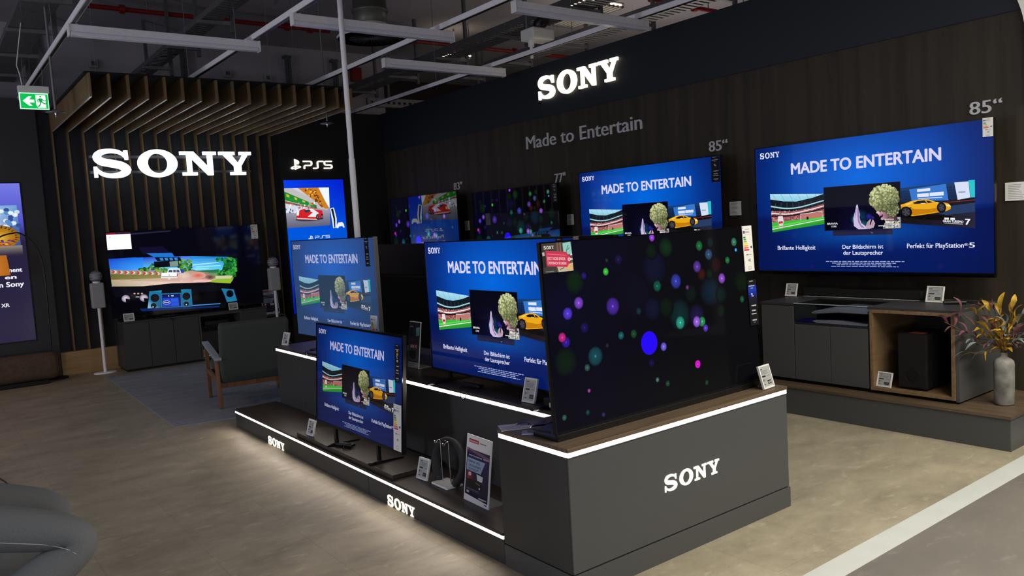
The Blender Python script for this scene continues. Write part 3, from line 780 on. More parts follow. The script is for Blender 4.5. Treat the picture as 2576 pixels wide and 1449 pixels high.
    c.rect(.72, .93, .80, .945, (220, 220, 225)); c.rect(.80, .95, .98, .96, (190, 190, 195))

def stadium(c):
    c.grid(10, 6, lambda s, t: lerp((176, 222, 240), (60, 170, 205), t*1.6 if t < .5 else 1))
    for k in range(7): c.line([(.05+.16*k, 0), (.16+.15*k, .30)], .008, (120, 170, 190))
    c.poly([(0, .14), (.2, .20), (.5, .22), (.8, .12), (1, 0), (1, .45), (.6, .50), (.3, .50), (0, .46)], (14, 24, 34))
    for k in range(9): c.line([(.1+.11*k, .24), (.07+.12*k, .42)], .006, (60, 90, 100))
    c.line(smooth([(0, .32), (.3, .40), (.6, .38), (1, .22)], 5), .02, (170, 215, 225))
    c.poly([(0, .44), (.4, .49), (.75, .43), (1, .32), (1, .75), (0, .76)], (150, 84, 84))
    k0 = c.k
    for i in range(260):
        c.sc(k0, i)
        s = rnd.random(); t = rnd.uniform(.40+.08*(1-abs(s-.4)), .74); c.disc(s, t, .009, rnd.choice([(214, 150, 140), (120, 60, 62), (190, 120, 110), (232, 180, 170)]), sq=.012, n=6)
    c.k = k0+41
    c.line(smooth([(0, .50), (.35, .56), (.7, .50), (1, .40)], 5), .018, (230, 232, 235))
    c.line(smooth([(0, .57), (.35, .61), (.7, .57), (1, .47)], 5), .022, (26, 18, 30))
    c.grid(6, 3, lambda s, t: lerp((70, 190, 70), (40, 150, 40), t), 0, .75, 1, 1)
    c.poly([(0, .84), (1, .76), (1, .80), (0, .89)], (90, 215, 80)); c.line([(0, .92), (1, .84)], .014, (230, 240, 230))
    c.line([(.56, .78), (.56, .60), (.96, .57), (.96, .76)], .009, (240, 240, 240)); c.rect(.57, .60, .95, .76, (190, 120, 112))
    c.disc(.69, .74, .02, (20, 20, 26), sq=.05)
    c.poly([(.13, .60), (.22, .60), (.235, .75), (.21, .86), (.15, .86), (.115, .74)], (225, 222, 225)); c.disc(.175, .55, .022, (180, 130, 110), sq=.03)
    c.poly([(.13, .74), (.22, .74), (.215, .80), (.135, .80)], (200, 50, 50)); c.line([(.15, .84), (.13, .93)], .02, (210, 170, 150)); c.line([(.2, .84), (.22, .93)], .02, (210, 170, 150))

def sportscar(c):
    c.grid(6, 6, lambda s, t: lerp((22, 62, 110), (12, 16, 30), clamp01(t*1.8)))
    for k in range(7): c.rect(0, .10+.06*k, 1, .125+.06*k, (10, 36, 86))
    c.poly([(.13, .06), (.63, .02), (.66, .40), (.16, .38)], (52, 118, 205))
    c.rect(.24, .08, .42, .15, (225, 232, 250)); c.rect(.24, .20, .40, .29, (225, 232, 250)); c.rect(.41, .195, .60, .28, (225, 232, 250)); c.rect(.25, .315, .58, .335, (200, 214, 245))
    c.poly([(.74, .01), (.92, .02), (.94, .36), (.78, .40)], (214, 224, 245)); c.rect(.79, .22, .88, .25, (140, 160, 200))
    c.poly([(.92, .0), (1, .0), (1, .36), (.945, .36)], (40, 196, 205))
    c.poly([(0, .40), (.4, .43), (1, .38), (1, .50), (0, .62)], (16, 12, 16)); c.line([(.5, .46), (1, .415)], .01, (120, 40, 40))
    c.grid(5, 4, lambda s, t: lerp((44, 46, 70), (24, 18, 24), clamp01(1.25-s)), 0, .56, 1, 1)
    c.poly([(.35, .60), (1, .47), (1, .66), (.62, .74)], (40, 60, 100))
    yl = (236, 170, 22)
    c.disc(.35, .80, .40, (12, 8, 8), sq=.07)
    c.poly([(0, .47), (.06, .44), (.13, .395), (.22, .355), (.31, .345), (.40, .36), (.48, .42), (.52, .445), (.60, .45), (.66, .475), (.69, .53), (.685, .60), (.64, .64), (.40, .72), (.16, .79), (.10, .76), (0, .70)], yl)
    c.poly([(0, .52), (.10, .54), (.20, .60), (.40, .60), (.50, .57), (.52, .66), (.20, .76), (.10, .74), (0, .66)], (196, 126, 12))
    c.poly([(.05, .47), (.15, .41), (.30, .36), (.40, .365), (.30, .375), (.18, .42), (.10, .49)], (250, 205, 80))
    c.poly([(.17, .43), (.24, .385), (.33, .375), (.40, .395), (.455, .435), (.36, .455), (.20, .46)], (24, 18, 22))
    c.line([(.35, .38), (.38, .455)], .012, yl); c.rect(.285, .445, .35, .455, (240, 240, 235)); c.rect(.49, .43, .52, .46, (250, 200, 60))
    c.poly([(.10, .56), (.16, .54), (.13, .60)], (90, 50, 10))
    c.poly([(.60, .50), (.665, .50), (.69, .535), (.66, .545)], (252, 240, 200))
    for (s, t, r, q) in ((.565, .565, .062, .125), (.075, .68, .085, .155)):
        c.disc(s, t, r, (10, 9, 10), sq=q); c.disc(s, t, r*.68, (88, 84, 96), (60, 56, 66), sq=q*.68)
        for k in range(5):
            a = 2*PI*k/5; c.poly([(s, t), (s+r*.6*math.cos(a-.2), t+q*.6*math.sin(a-.2)), (s+r*.6*math.cos(a+.2), t+q*.6*math.sin(a+.2))], (24, 22, 28))
    c.rect(.60, .80, .66, .845, (240, 240, 245)); c.rect(.68, .80, .74, .845, (240, 240, 245))
    c.text('GRAN TURISMO', .58, .905, .85, .05, (245, 245, 250), .03); c.text('7', .87, .935, .94, .12, (250, 250, 255), .03); c.rect(.60, .925, .84, .935, (220, 220, 230))

def glow2(self, s, t, r, c0, c1):
    self.disc(s, t, r, c0, c1, sq=r*1.6)
Canvas.glow2 = glow2

def advert():
    A = 0.56; c = Canvas(A)
    def bg(u, v):
        d = math.hypot((u-.5)/.62, (v-.30)/.62)
        k = lerp((0, 104, 222), (4, 32, 112), clamp01(d)**1.1)
        e = clamp01((abs(u-.5)-.30)/.22)
        k = lerp(k, (3, 22, 84), e*.55)
        if v > .56:
            d2 = math.hypot((u-.5)/.45, (v-.70)/.16)
            k = lerp(lerp((8, 84, 176), (4, 26, 96), clamp01(d2)), (2, 22, 84), clamp01((v-.78)/.25)*.55)
            k = lerp(k, (3, 16, 70), e*.7)
        return k
    c.grid(40, 24, bg)
    tl = (216, 212, 255)
    c.shapes(WORD, .024, .084, .125, .043, (226, 226, 255), WORD_W)
    c.text('MADE TO ENTERTAIN', .181, .232, .820, .083, tl, .034)
    c.text('Brillante Helligkeit', .102, .832, .290, .034, (228, 230, 255), .014)
    c.text('Der Bildschirm ist', .414, .829, .590, .030, (228, 230, 255), .014)
    c.text('der Lautsprecher', .417, .874, .588, .030, (228, 230, 255), .014)
    c.text('Perfekt für PlayStation', .685, .830, .896, .033, (228, 230, 255), .014)
    c.text('®', .897, .818, .912, .016, (228, 230, 255)); c.text('5', .914, .830, .935, .033, (228, 230, 255), .014)
    for k, (a, b) in enumerate(((.337, .674), (.365, .64), (.385, .62), (.36, .65))):
        v = .922+.0125*k; u = a
        while u < b:
            w = rnd.uniform(.008, .03); c.rect(u, v, min(u+w, b), v+.006, (150, 164, 214)); c.k -= 1; u += w+.004
    c.up()
    for q, fn in ((((.071, .375), (.335, .404), (.337, .635), (.078, .688)), stadium), (((.662, .403), (.937, .383), (.937, .702), (.665, .652)), sportscar)):
        c.map = quadmap(q); fn(c); c.map = None
    c.rect(.335, .355, .664, .690, (20, 26, 50)); c.map = quadmap(((.337, .358), (.661, .358), (.662, .685), (.339, .685))); singer(c); c.map = None
    c.poly([(.376, .690), (.626, .690), (.630, .700), (.373, .700)], (24, 28, 60)); c.rect(.373, .700, .630, .729, (36, 36, 66)); c.rect(.54, .712, .548, .717, (140, 140, 170))
    return c.mesh('advert_picture'), A
AD, AD_A = advert()

def bokeh():
    A = 0.5625; c = Canvas(A)
    bgc = lambda u, v: lerp((4, 4, 26), (1, 1, 3), clamp01(abs(clamp01(u)-.15)*1.6+clamp01(v)*.3))
    c.grid(16, 10, bgc)
    h = hom(((75, 130), (1443, 38), (1525, 1040), (190, 1390)))
    L = [(200, 560, 210, (7, 6, 46), 1), (700, 480, 180, (7, 6, 32), 1), (820, 300, 130, (16, 18, 62), 1), (300, 385, 85, (14, 52, 14), 1), (895, 165, 75, (16, 66, 22), 1), (800, 190, 60, (8, 40, 14), 1),
         (1185, 460, 120, (12, 46, 70), 1), (990, 610, 120, (10, 60, 62), 1), (810, 570, 90, (18, 22, 66), 1), (900, 560, 80, (8, 36, 12), 1), (245, 915, 100, (16, 44, 20), 1), (1100, 620, 90, (38, 30, 96), 1), (1390, 400, 90, (8, 38, 10), 1), (1060, 470, 70, (8, 34, 22), 1), (1260, 480, 70, (8, 40, 36), 1), (1260, 590, 50, (8, 40, 12), 1),
         (1130, 345, 50, (88, 24, 12), 1), (1225, 285, 66, (52, 12, 14), 1), (1180, 345, 40, (10, 46, 14), 1), (250, 280, 50, (6, 36, 30), 1), (1185, 135, 42, (10, 48, 52), 1),
         (1113, 157, 38, (26, 104, 56), 0), (1340, 135, 34, (52, 122, 92), 0), (1175, 215, 42, (46, 76, 112), 0), (1298, 255, 28, (28, 112, 56), 0), (1100, 295, 44, (86, 52, 150), 0), (1262, 375, 40, (140, 76, 200), 0), (962, 390, 54, (48, 56, 158), 0), (1037, 432, 18, (108, 40, 118), 0), (840, 420, 40, (14, 84, 62), 0),
         (255, 595, 40, (82, 54, 206), 0), (327, 525, 40, (122, 66, 196), 0), (550, 550, 60, (72, 38, 150), 0), (503, 320, 26, (62, 190, 60), 0), (803, 98, 28, (152, 72, 222), 0), (585, 240, 34, (24, 14, 60), 0), (360, 345, 24, (36, 18, 100), 0), (508, 245, 14, (34, 44, 40), 0),
         (992, 665, 48, (42, 152, 130), 0), (1135, 660, 38, (40, 150, 84), 0), (1100, 660, 42, (152, 96, 222), 0), (1158, 703, 28, (92, 54, 196), 0), (605, 745, 28, (24, 90, 90), 0), (688, 735, 30, (20, 70, 32), 0), (245, 785, 36, (52, 22, 150), 0), (220, 753, 32, (196, 36, 132), 0), (365, 690, 34, (22, 14, 80), 0), (720, 585, 26, (14, 42, 52), 0),
         (438, 880, 64, (20, 70, 76), 0), (385, 955, 24, (42, 82, 72), 0), (845, 1042, 18, (62, 112, 104), 0), (912, 1068, 22, (26, 72, 42), 0), (1168, 1065, 20, (20, 62, 32), 0), (398, 1108, 14, (142, 62, 142), 0), (237, 1285, 20, (44, 86, 74), 0), (390, 1252, 18, (16, 62, 62), 0), (493, 1268, 16, (54, 32, 92), 0), (515, 810, 16, (26, 40, 36), 0), (805, 930, 30, (14, 10, 60), 0), (884, 823, 31, (112, 96, 255), 0), (1395, 515, 28, (24, 82, 54), 0)]
    for x, y, r, col, soft in L:
        u, v = h(x, y); rr = r/1530*0.62
        if soft: c.glow(u, v, rr*1.15, tuple(q*.72 for q in col), bgc, 28, .6)
        else:
            c.glow(u, v, rr*1.22, tuple(min(255, q*1.12) for q in col), bgc, 28, .72)
            c.disc(u, v, rr*.16, tuple(min(255, q*1.6+20) for q in col), n=10)
    u, v = h(790, 797); c.disc(u, v, .0385, (34, 0, 255), (40, 0, 250), 40)
    u, v = h(1108, 942); c.disc(u, v, .0135, (255, 20, 232), (230, 0, 214), 24); c.disc(u, v, .0075, (170, 0, 180), n=18); c.disc(u, v, .004, (255, 60, 240), n=14)
    u, v = h(1352, 188); c.disc(u, v, .0062, (96, 206, 255), (40, 140, 230), 16)
    return c.mesh('bokeh_picture'), A
BOKEH, BOKEH_A = bokeh()

def racer():
    A = 0.5795; c = Canvas(A)
    H = hom(((297, 80), (1690, 25), (1735, 760), (360, 890)))
    c.grid(8, 6, lambda u, v: lerp((3, 3, 16), (2, 2, 6), v))
    c.map = lambda x, y: H(x, y)
    c.poly([(600, 225), (820, 215), (920, 300), (640, 290)], (14, 10, 40)); c.poly([(510, 92), (900, 66), (890, 78), (520, 106)], (34, 34, 60))
    # view through the windscreen
    win = [(326, 330), (560, 318), (760, 326), (1000, 312), (1400, 322), (1470, 335), (1500, 370), (1488, 440), (1460, 540), (1436, 575), (1240, 560), (900, 568), (640, 590), (480, 598), (352, 590)]
    c.poly(win, [(20, 60, 190), (24, 110, 230), (30, 150, 245), (90, 190, 250), (40, 170, 230), (30, 150, 90), (20, 110, 50), (20, 90, 30), (120, 170, 40), (120, 150, 50), (210, 150, 140), (225, 190, 170), (190, 175, 150), (170, 160, 140), (150, 150, 120)])
    c.poly([(326, 330), (640, 318), (640, 430), (342, 450)], [(16, 60, 196), (20, 108, 226), (60, 160, 244), (40, 120, 230)])
    c.poly([(640, 318), (1080, 312), (1180, 440), (640, 430)], [(28, 60, 190), (80, 110, 230), (120, 200, 250), (90, 180, 240)])
    c.poly([(1060, 320), (1400, 322), (1360, 450), (1120, 450)], [(20, 130, 220), (10, 120, 190), (90, 200, 240), (120, 214, 244)])
    for (x0, y0, x1, y1) in ((1090, 390, 1330, 370), (1120, 410, 1350, 400), (1100, 430, 1240, 424)): c.poly([(x0, y0), (x1, y1), (x1, y1+8), (x0, y0+12)], (150, 222, 246))
    k0 = c.k
    for i in range(130):
        c.sc(k0, i)
        x = rnd.choice([rnd.uniform(600, 860), rnd.uniform(960, 1080)]); top = 420 if x < 690 else 380 if x < 900 else 350
        y = rnd.uniform(top, 460); c.disc(x, y, rnd.uniform(8, 16), rnd.choice([(46, 110, 30), (90, 150, 40), (60, 130, 60), (120, 170, 60), (30, 80, 40)]), sq=rnd.uniform(8, 16), n=7)
    c.k = k0+41
    k0 = c.k
    for i in range(150):
        c.sc(k0, i)
        x = rnd.uniform(1320, 1490); y = rnd.uniform(335, 505)
        if x < 1375 and 365 < y < 440: continue
        c.disc(x, y, rnd.uniform(9, 18), rnd.choice([(16, 90, 26), (30, 130, 40), (10, 60, 20), (60, 160, 60)]), sq=rnd.uniform(9, 16), n=7)
    c.k = k0+41
    c.poly([(1120, 452), (1330, 440), (1330, 470), (1120, 472)], (40, 110, 70))
    c.poly([(336, 430), (800, 458), (800, 486), (340, 470)], (140, 140, 110))
    for k in range(8):
        x = 350+56*k; y = 436+3.4*k; c.poly([(x, y), (x+20, y+2), (x+34, y+16), (x+18, y+30), (x-2, y+28), (x+14, y+14)], (196, 60, 50)); c.poly([(x+22, y+2), (x+38, y+3), (x+52, y+16), (x+36, y+30), (x+20, y+30), (x+36, y+16)], (214, 206, 190))
    c.poly([(342, 474), (800, 486), (800, 525), (346, 530)], [(96, 96, 30), (130, 126, 60), (150, 140, 90), (110, 106, 50)])
    c.poly([(346, 526), (820, 518), (1300, 530), (1290, 556), (900, 566), (640, 590), (480, 597), (354, 588)], [(176, 158, 130), (206, 186, 168), (216, 170, 160), (226, 176, 170), (232, 206, 190), (214, 190, 166), (190, 172, 146), (166, 150, 122)])
    c.poly([(950, 470), (1080, 450), (1240, 470), (1260, 550), (980, 560)], [(200, 176, 160), (190, 140, 120), (150, 110, 90), (200, 120, 120), (226, 190, 180)])
    c.disc(1140, 495, 70, (214, 84, 76), (206, 160, 140), sq=32); c.disc(1250, 512, 46, (52, 44, 40), (150, 120, 100), sq=24); c.disc(1010, 500, 60, (222, 196, 186), (204, 170, 152), sq=40); c.disc(1180, 548, 90, (232, 170, 176), (222, 190, 176), sq=14)
    c.poly([(1300, 500), (1460, 500), (1440, 530), (1300, 530)], (196, 196, 150)); c.poly([(1270, 540), (1450, 530), (1436, 574), (1240, 560)], (140, 180, 40))
    # white pick-up
    c.poly([(980, 432), (1012, 440), (1010, 470), (950, 470)], (40, 70, 150))
    c.poly([(870, 432), (890, 424), (970, 426), (985, 468), (855, 466)], (232, 234, 240)); c.poly([(876, 440), (965, 438), (974, 464), (866, 462)], (60, 84, 120)); c.rect(905, 438, 912, 464, (230, 232, 238)); c.rect(936, 438, 942, 464, (230, 232, 238))
    c.poly([(806, 466), (946, 468), (948, 500), (804, 498)], (240, 240, 244)); c.poly([(802, 498), (948, 500), (950, 516), (800, 514)], (236, 232, 230)); c.poly([(806, 500), (946, 502), (946, 506), (806, 504)], (90, 90, 96)); c.rect(862, 518, 886, 530, (226, 210, 205)); c.rect(870, 486, 882, 491, (60, 60, 66)); c.rect(945, 480, 953, 500, (170, 50, 50))
    # mirror, visor, dashboard
    c.poly([(672, 280), (905, 278), (930, 322), (740, 318)], (30, 110, 196)); c.poly([(744, 318), (978, 322), (990, 356), (770, 356)], (10, 16, 34))
    for k in range(4): c.poly([(790+44*k, 326), (820+44*k, 326), (826+44*k, 350), (800+44*k, 350)], (50, 130, 206))
    c.poly([(738, 360), (965, 352), (970, 408), (742, 416)], (8, 9, 18)); c.poly([(880, 362), (958, 356), (962, 402), (884, 408)], (120, 142, 130)); c.disc(872, 388, 12, (20, 14, 20), sq=14)
    c.poly([(352, 588), (640, 590), (900, 566), (1240, 562), (1436, 576), (1420, 640), (380, 690)], (7, 8, 18))
    c.line([(640, 582), (830, 566), (1000, 575)], 5, (16, 18, 34)) if False else None
    for (x, y) in ((476, 704), (640, 700)):
        c.disc(x, y, 38, (220, 214, 226), (120, 110, 140), sq=34); c.disc(x+4, y+4, 12, (226, 150, 150), sq=11); c.poly([(x, y), (x+46, y+8), (x+40, y+34), (x, y+32)], (6, 7, 16))
    for k in range(3): c.disc(556+34*k, 658, 10, (190, 150, 140), sq=7)
    c.rect(566, 684, 600, 694, (150, 160, 170))
    tq = (26, 110, 150)
    c.poly([(690, 640), (806, 630), (800, 662), (796, 796), (672, 800), (684, 716)], [tq, (40, 140, 180), (20, 96, 140), (16, 80, 120), (150, 190, 220), (34, 120, 164)])
    c.poly([(980, 626), (1074, 624), (1084, 786), (990, 796), (984, 660)], [(34, 130, 176), tq, (20, 100, 140), (24, 96, 140), tq])
    c.poly([(798, 662), (982, 656), (988, 790), (798, 796)], (30, 110, 150)); c.poly([(806, 670), (974, 664), (978, 784), (806, 790)], (8, 24, 90))
    c.poly([(812, 704), (955, 700), (960, 780), (812, 786)], (18, 60, 190)); c.disc(846, 746, 34, (210, 216, 235), sq=18); c.disc(846, 746, 31, (14, 30, 120), sq=15); c.rect(822, 743, 870, 749, (210, 216, 235)); c.poly([(886, 712), (952, 708), (954, 738), (888, 742)], (30, 84, 210)); c.poly([(888, 748), (956, 744), (958, 776), (890, 780)], (26, 76, 200)); c.rect(862, 681, 872, 689, (230, 232, 240)); c.rect(890, 680, 912, 688, (230, 232, 240))
    for (x, y, r) in ((740, 702, 40), (1028, 690, 36), (728, 774, 26), (1026, 762, 24)): c.disc(x, y, r, (6, 8, 16), sq=r*.95); c.disc(x-3, y-3, r*.78, (12, 14, 22), sq=r*.74)
    c.disc(1026, 770, 6, (226, 232, 240), sq=5); c.disc(722, 786, 6, (226, 232, 240), sq=5)
    c.poly([(1350, 620), (1464, 632), (1494, 740), (1400, 752), (1380, 690)], (30, 110, 150)); c.disc(1428, 672, 33, (6, 8, 16), sq=34)
    c.poly([(1080, 774), (1340, 760), (1340, 768), (1082, 784)], (60, 130, 200)); c.poly([(600, 800), (1330, 786), (1330, 800), (620, 826)], (8, 34, 92))
    c.map = None
    # bright notice in the corner
    c.rect(.006, .008, .152, .030, (120, 20, 40)); c.rect(.060, .010, .150, .026, (40, 30, 60)); c.rect(.006, .030, .152, .205, (255, 253, 255)); c.disc(.026, .060, .006, (210, 210, 215), n=12)
    return c.mesh('racing_picture'), A
RACER, RACER_A = racer()

def totem_console():
    Wd, Hd_ = 0.94, 1.97; A = Hd_/Wd; c = Canvas(A)
    c.grid(6, 20, lambda u, v: lerp(lerp((0, 60, 236), (0, 30, 205), u), lerp((0, 96, 220), (0, 16, 150), clamp01((v-.4)/.6)), clamp01(v*2)))
    c.map = quadmap(((.0, .060), (.745, .060), (.72, .350), (.0, .355)))
    c.grid(8, 6, lambda s, t: lerp((214, 216, 224), (120, 120, 140), t))
    c.poly([(.72, 0), (1, 0), (1, .55)], (240, 250, 255)); c.poly([(0, 0), (.18, 0), (.95, .56), (.95, .60), (0, .32)], (196, 190, 190))
    c.poly([(.30, 0), (.76, 0), (.98, .55), (.90, .56)], (206, 128, 34))
    k0 = c.k
    for k in range(70):
        c.sc(k0, k)
        t = rnd.random(); s = .34+.5*t+rnd.uniform(0, .35)*(1-t); c.disc(s, .02+.5*t, .02, rnd.choice([(240, 190, 80), (160, 80, 20), (90, 50, 16)]), sq=.02, n=7)
    c.k = k0+41
    c.poly([(0, .33), (.7, .54), (.7, .62), (0, .62)], (214, 218, 230))
    c.poly([(0, .08), (.70, .46), (.70, .53), (0, .30)], (30, 140, 50))
    for k in range(4): c.poly([(.04+.17*k, .14+.085*k), (.10+.17*k, .17+.085*k), (.10+.17*k, .24+.07*k), (.04+.17*k, .21+.075*k)], (200, 190, 60))
    c.poly([(0, .32), (.7, .53), (.7, .56), (0, .38)], (150, 90, 60))
    k0 = c.k
    for k in range(40):
        c.sc(k0, k); c.disc(rnd.uniform(0, .7), rnd.uniform(.38, .62), .016, rnd.choice([(240, 240, 245), (70, 80, 120), (170, 170, 190), (200, 70, 60)]), sq=.03, n=6)
    c.k = k0+41
    c.grid(4, 3, lambda s, t: lerp((150, 150, 164), (96, 96, 122), t), 0, .66, 1, 1)
    c.disc(.52, .80, .32, (60, 60, 76), sq=.06)
    c.poly([(.24, .62), (.32, .56), (.42, .53), (.56, .53), (.70, .57), (.82, .60), (.84, .72), (.80, .78), (.66, .82), (.36, .80), (.22, .76)], (214, 34, 42))
    c.poly([(.42, .54), (.60, .54), (.74, .66), (.66, .76), (.48, .74), (.60, .64)], (238, 236, 238)); c.poly([(.40, .58), (.52, .55), (.56, .60), (.44, .64)], (40, 60, 70)); c.poly([(.24, .58), (.30, .57), (.28, .70), (.23, .70)], (240, 238, 240))
    c.poly([(.23, .76), (.70, .81), (.70, .84), (.24, .79)], (230, 190, 190))
    for s in (.70, .81): c.disc(s, .76, .028, (20, 20, 26), sq=.07); c.disc(s, .76, .015, (120, 120, 130), sq=.04)
    c.map = None
    # console and controller
    c.poly([(.735, .222), (.80, .215), (.825, .300), (.815, .372), (.765, .372), (.752, .300)], (226, 236, 250)); c.poly([(.752, .226), (.79, .222), (.812, .300), (.802, .370), (.785, .370), (.782, .300)], (16, 24, 40)); c.line([(.80, .22), (.832, .3), (.826, .372)], .012, (240, 246, 255))
    c.poly([(.835, .350), (.86, .332), (.93, .330), (.955, .345), (.965, .372), (.945, .374), (.925, .360), (.875, .362), (.850, .376), (.828, .374)], (236, 240, 250))
    c.shapes(PSL, .33, .446, .70, .022, (225, 240, 255), PSL_W)
    c.text('Perfekt für', .33, .505, .78, .026, (235, 242, 255), .012); c.text('PlayStation', .31, .555, .74, .026, (235, 242, 255), .012); c.text('5', .78, .555, .82, .026, (235, 242, 255), .012)
    return c.mesh('console_picture'), A, Wd, Hd_
CONS, CONS_A, CONS_W, CONS_H = totem_console()

def totem_game():
    Wd, Hd_ = 0.96, 1.97; A = Hd_/Wd; c = Canvas(A)
    c.grid(6, 24, lambda u, v: lerp(lerp((112, 116, 226), (70, 74, 190), clamp01(v*3)), (38, 32, 62), clamp01((v-.26)/.10)))
    c.map = quadmap(((.30, .138), (.945, .138), (.945, .392), (.30, .388)))
    c.grid(6, 6, lambda s, t: lerp((96, 140, 200), (60, 84, 150), t))
    c.poly([(.3, 0), (1, 0), (1, .5), (.6, .55), (.3, .3)], [(150, 190, 225), (110, 160, 215), (80, 120, 190), (220, 235, 245), (190, 215, 235)])
    k0 = c.k
    for k in range(34):
        c.sc(k0, k); c.disc(rnd.uniform(.2, 1), rnd.uniform(0, .55), .05, rnd.choice([(200, 225, 240), (90, 140, 200), (50, 80, 150), (230, 240, 250)]), sq=.05, n=7)
    c.k = k0+41
    c.disc(.62, .78, .38, (214, 158, 34), (150, 96, 20), sq=.30)
    for k in range(16):
        a = -PI*.95+PI*1.1*k/15; c.poly([(.62+.30*math.cos(a), .78+.23*math.sin(a)), (.62+.38*math.cos(a+.06), .78+.30*math.sin(a+.06)), (.62+.30*math.cos(a+.12), .78+.23*math.sin(a+.12))], (60, 40, 30))
    c.disc(.60, .80, .22, (240, 196, 70), (190, 130, 30), sq=.18)
    k0 = c.k
    for k in range(26):
        c.sc(k0, k); c.disc(rnd.uniform(.3, .95), rnd.uniform(.86, 1), .03, rnd.choice([(180, 60, 40), (60, 40, 110), (230, 200, 90), (90, 60, 140)]), sq=.02, n=6)
    c.k = k0+41
    c.map = None
    c.grid(5, 6, lambda u, v: lerp((150, 140, 120), (38, 32, 62), clamp01(v*1.1)), .0, .392, .96, .46)
    wt = (240, 240, 250)
    c.text('ment', .76, .558, .93, .026, wt, .03); c.text('en', .73, .600, .86, .022, wt, .03); c.text('n Sony', .66, .650, .935, .030, wt, .03); c.text('XR', .66, .775, .75, .022, wt, .03)
    return c.mesh('game_picture'), A, Wd, Hd_
GAME, GAME_A, GAME_W, GAME_H = totem_game()

# ---- small prints
def energy_canvas(A=2.9):
    c = Canvas(A); c.rect(0, 0, 1, 1, (236, 236, 232))
    c.rect(.06, .11, .26, .165, (22, 50, 140)); c.text('ENERG', .28, .158, .74, .038, (22, 50, 140), .02); c.disc(.16, .137, .05, (240, 205, 40), n=8); c.disc(.16, .137, .035, (22, 50, 140), n=8)
    c.rect(.05, .03, .10, .055, (60, 60, 60)); c.rect(.30, .07, .74, .082, (150, 150, 150)); c.rect(.06, .195, .9, .199, (120, 120, 120))
    for k, col in enumerate(((30, 130, 60), (60, 160, 60), (150, 190, 60), (240, 220, 60), (240, 180, 60), (226, 110, 80), (206, 50, 76))):
        v = .235+.046*k; w = .20+.05*k
        c.poly([(.07, v), (.07+w, v), (.07+w+.05, v+.017), (.07+w, v+.034), (.07, v+.034)], col)
    c.poly([(.72, .475), (.80, .45), (.92, .45), (.92, .50), (.80, .50)], (24, 24, 26)); c.text('F', .84, .49, .88, .026, (240, 240, 240))
    c.rect(.25, .62, .45, .65, (130, 130, 130)); c.rect(.47, .628, .80, .642, (150, 150, 150)); c.rect(.1, .675, .9, .678, (190, 190, 190)); c.rect(.1, .58, .9, .583, (190, 190, 190))
    c.poly([(.42, .76), (.52, .73), (.52, .79)], (50, 50, 50)); c.rect(.55, .73, .66, .79, (50, 50, 50)); c.rect(.575, .74, .635, .78, (236, 236, 232))
    c.poly([(.40, .89), (.64, .89), (.66, .91), (.66, .96), (.40, .965)], (90, 90, 90)); c.poly([(.42, .897), (.63, .897), (.64, .915), (.64, .952), (.42, .956)], (236, 236, 232))
    return c.mesh('energy_print'), A
ENERGY, ENERGY_A = energy_canvas()
def strip_canvas(A, blue, gold=False):
    c = Canvas(A); c.rect(0, 0, 1, 1, (26, 27, 34))
    if blue: c.grid(2, 6, lambda u, v: lerp((24, 40, 130), (40, 60, 190), 1-abs(v-.4)*2), 0, .12, 1, .36); c.grid(2, 4, lambda u, v: lerp((30, 30, 70), (26, 27, 34), v), 0, .36, 1, .52)
    cap = .016
    c.shapes(WORD, .22, .045, .66, .022, (220, 220, 225), WORD_W)
    c.rect(.10, .125, .80, .145, (180, 190, 220)); c.rect(.30, .175, .62, .195, (140, 150, 190))
    c.poly([(.30, .29), (.52, .31), (.50, .33), (.34, .33)], (190, 200, 235)); c.rect(.36, .345, .60, .37, (190, 195, 215))
    if gold:
        for k in range(2): c.rect(.32, .14+.09*k, .68, .20+.09*k, (206, 170, 50))
        c.rect(.36, .40, .64, .46, (200, 200, 200))
    c.rect(.22, .56, .30, .575, (190, 190, 200)); c.rect(.33, .556, .82, .58, (210, 210, 218)); c.rect(.26, .66, .74, .69, (170, 175, 190)); c.rect(.20, .735, .80, .76, (190, 170, 160)); c.rect(.24, .87, .78, .90, (170, 172, 180)); c.rect(.40, .93, .62, .94, (150, 150, 158))
    return c.mesh('feature_print'), A
STRIP, STRIP_A = strip_canvas(3.6, False); STRIPB, STRIPB_A = strip_canvas(3.4, True); STRIPG, STRIPG_A = strip_canvas(4.6, False, True)
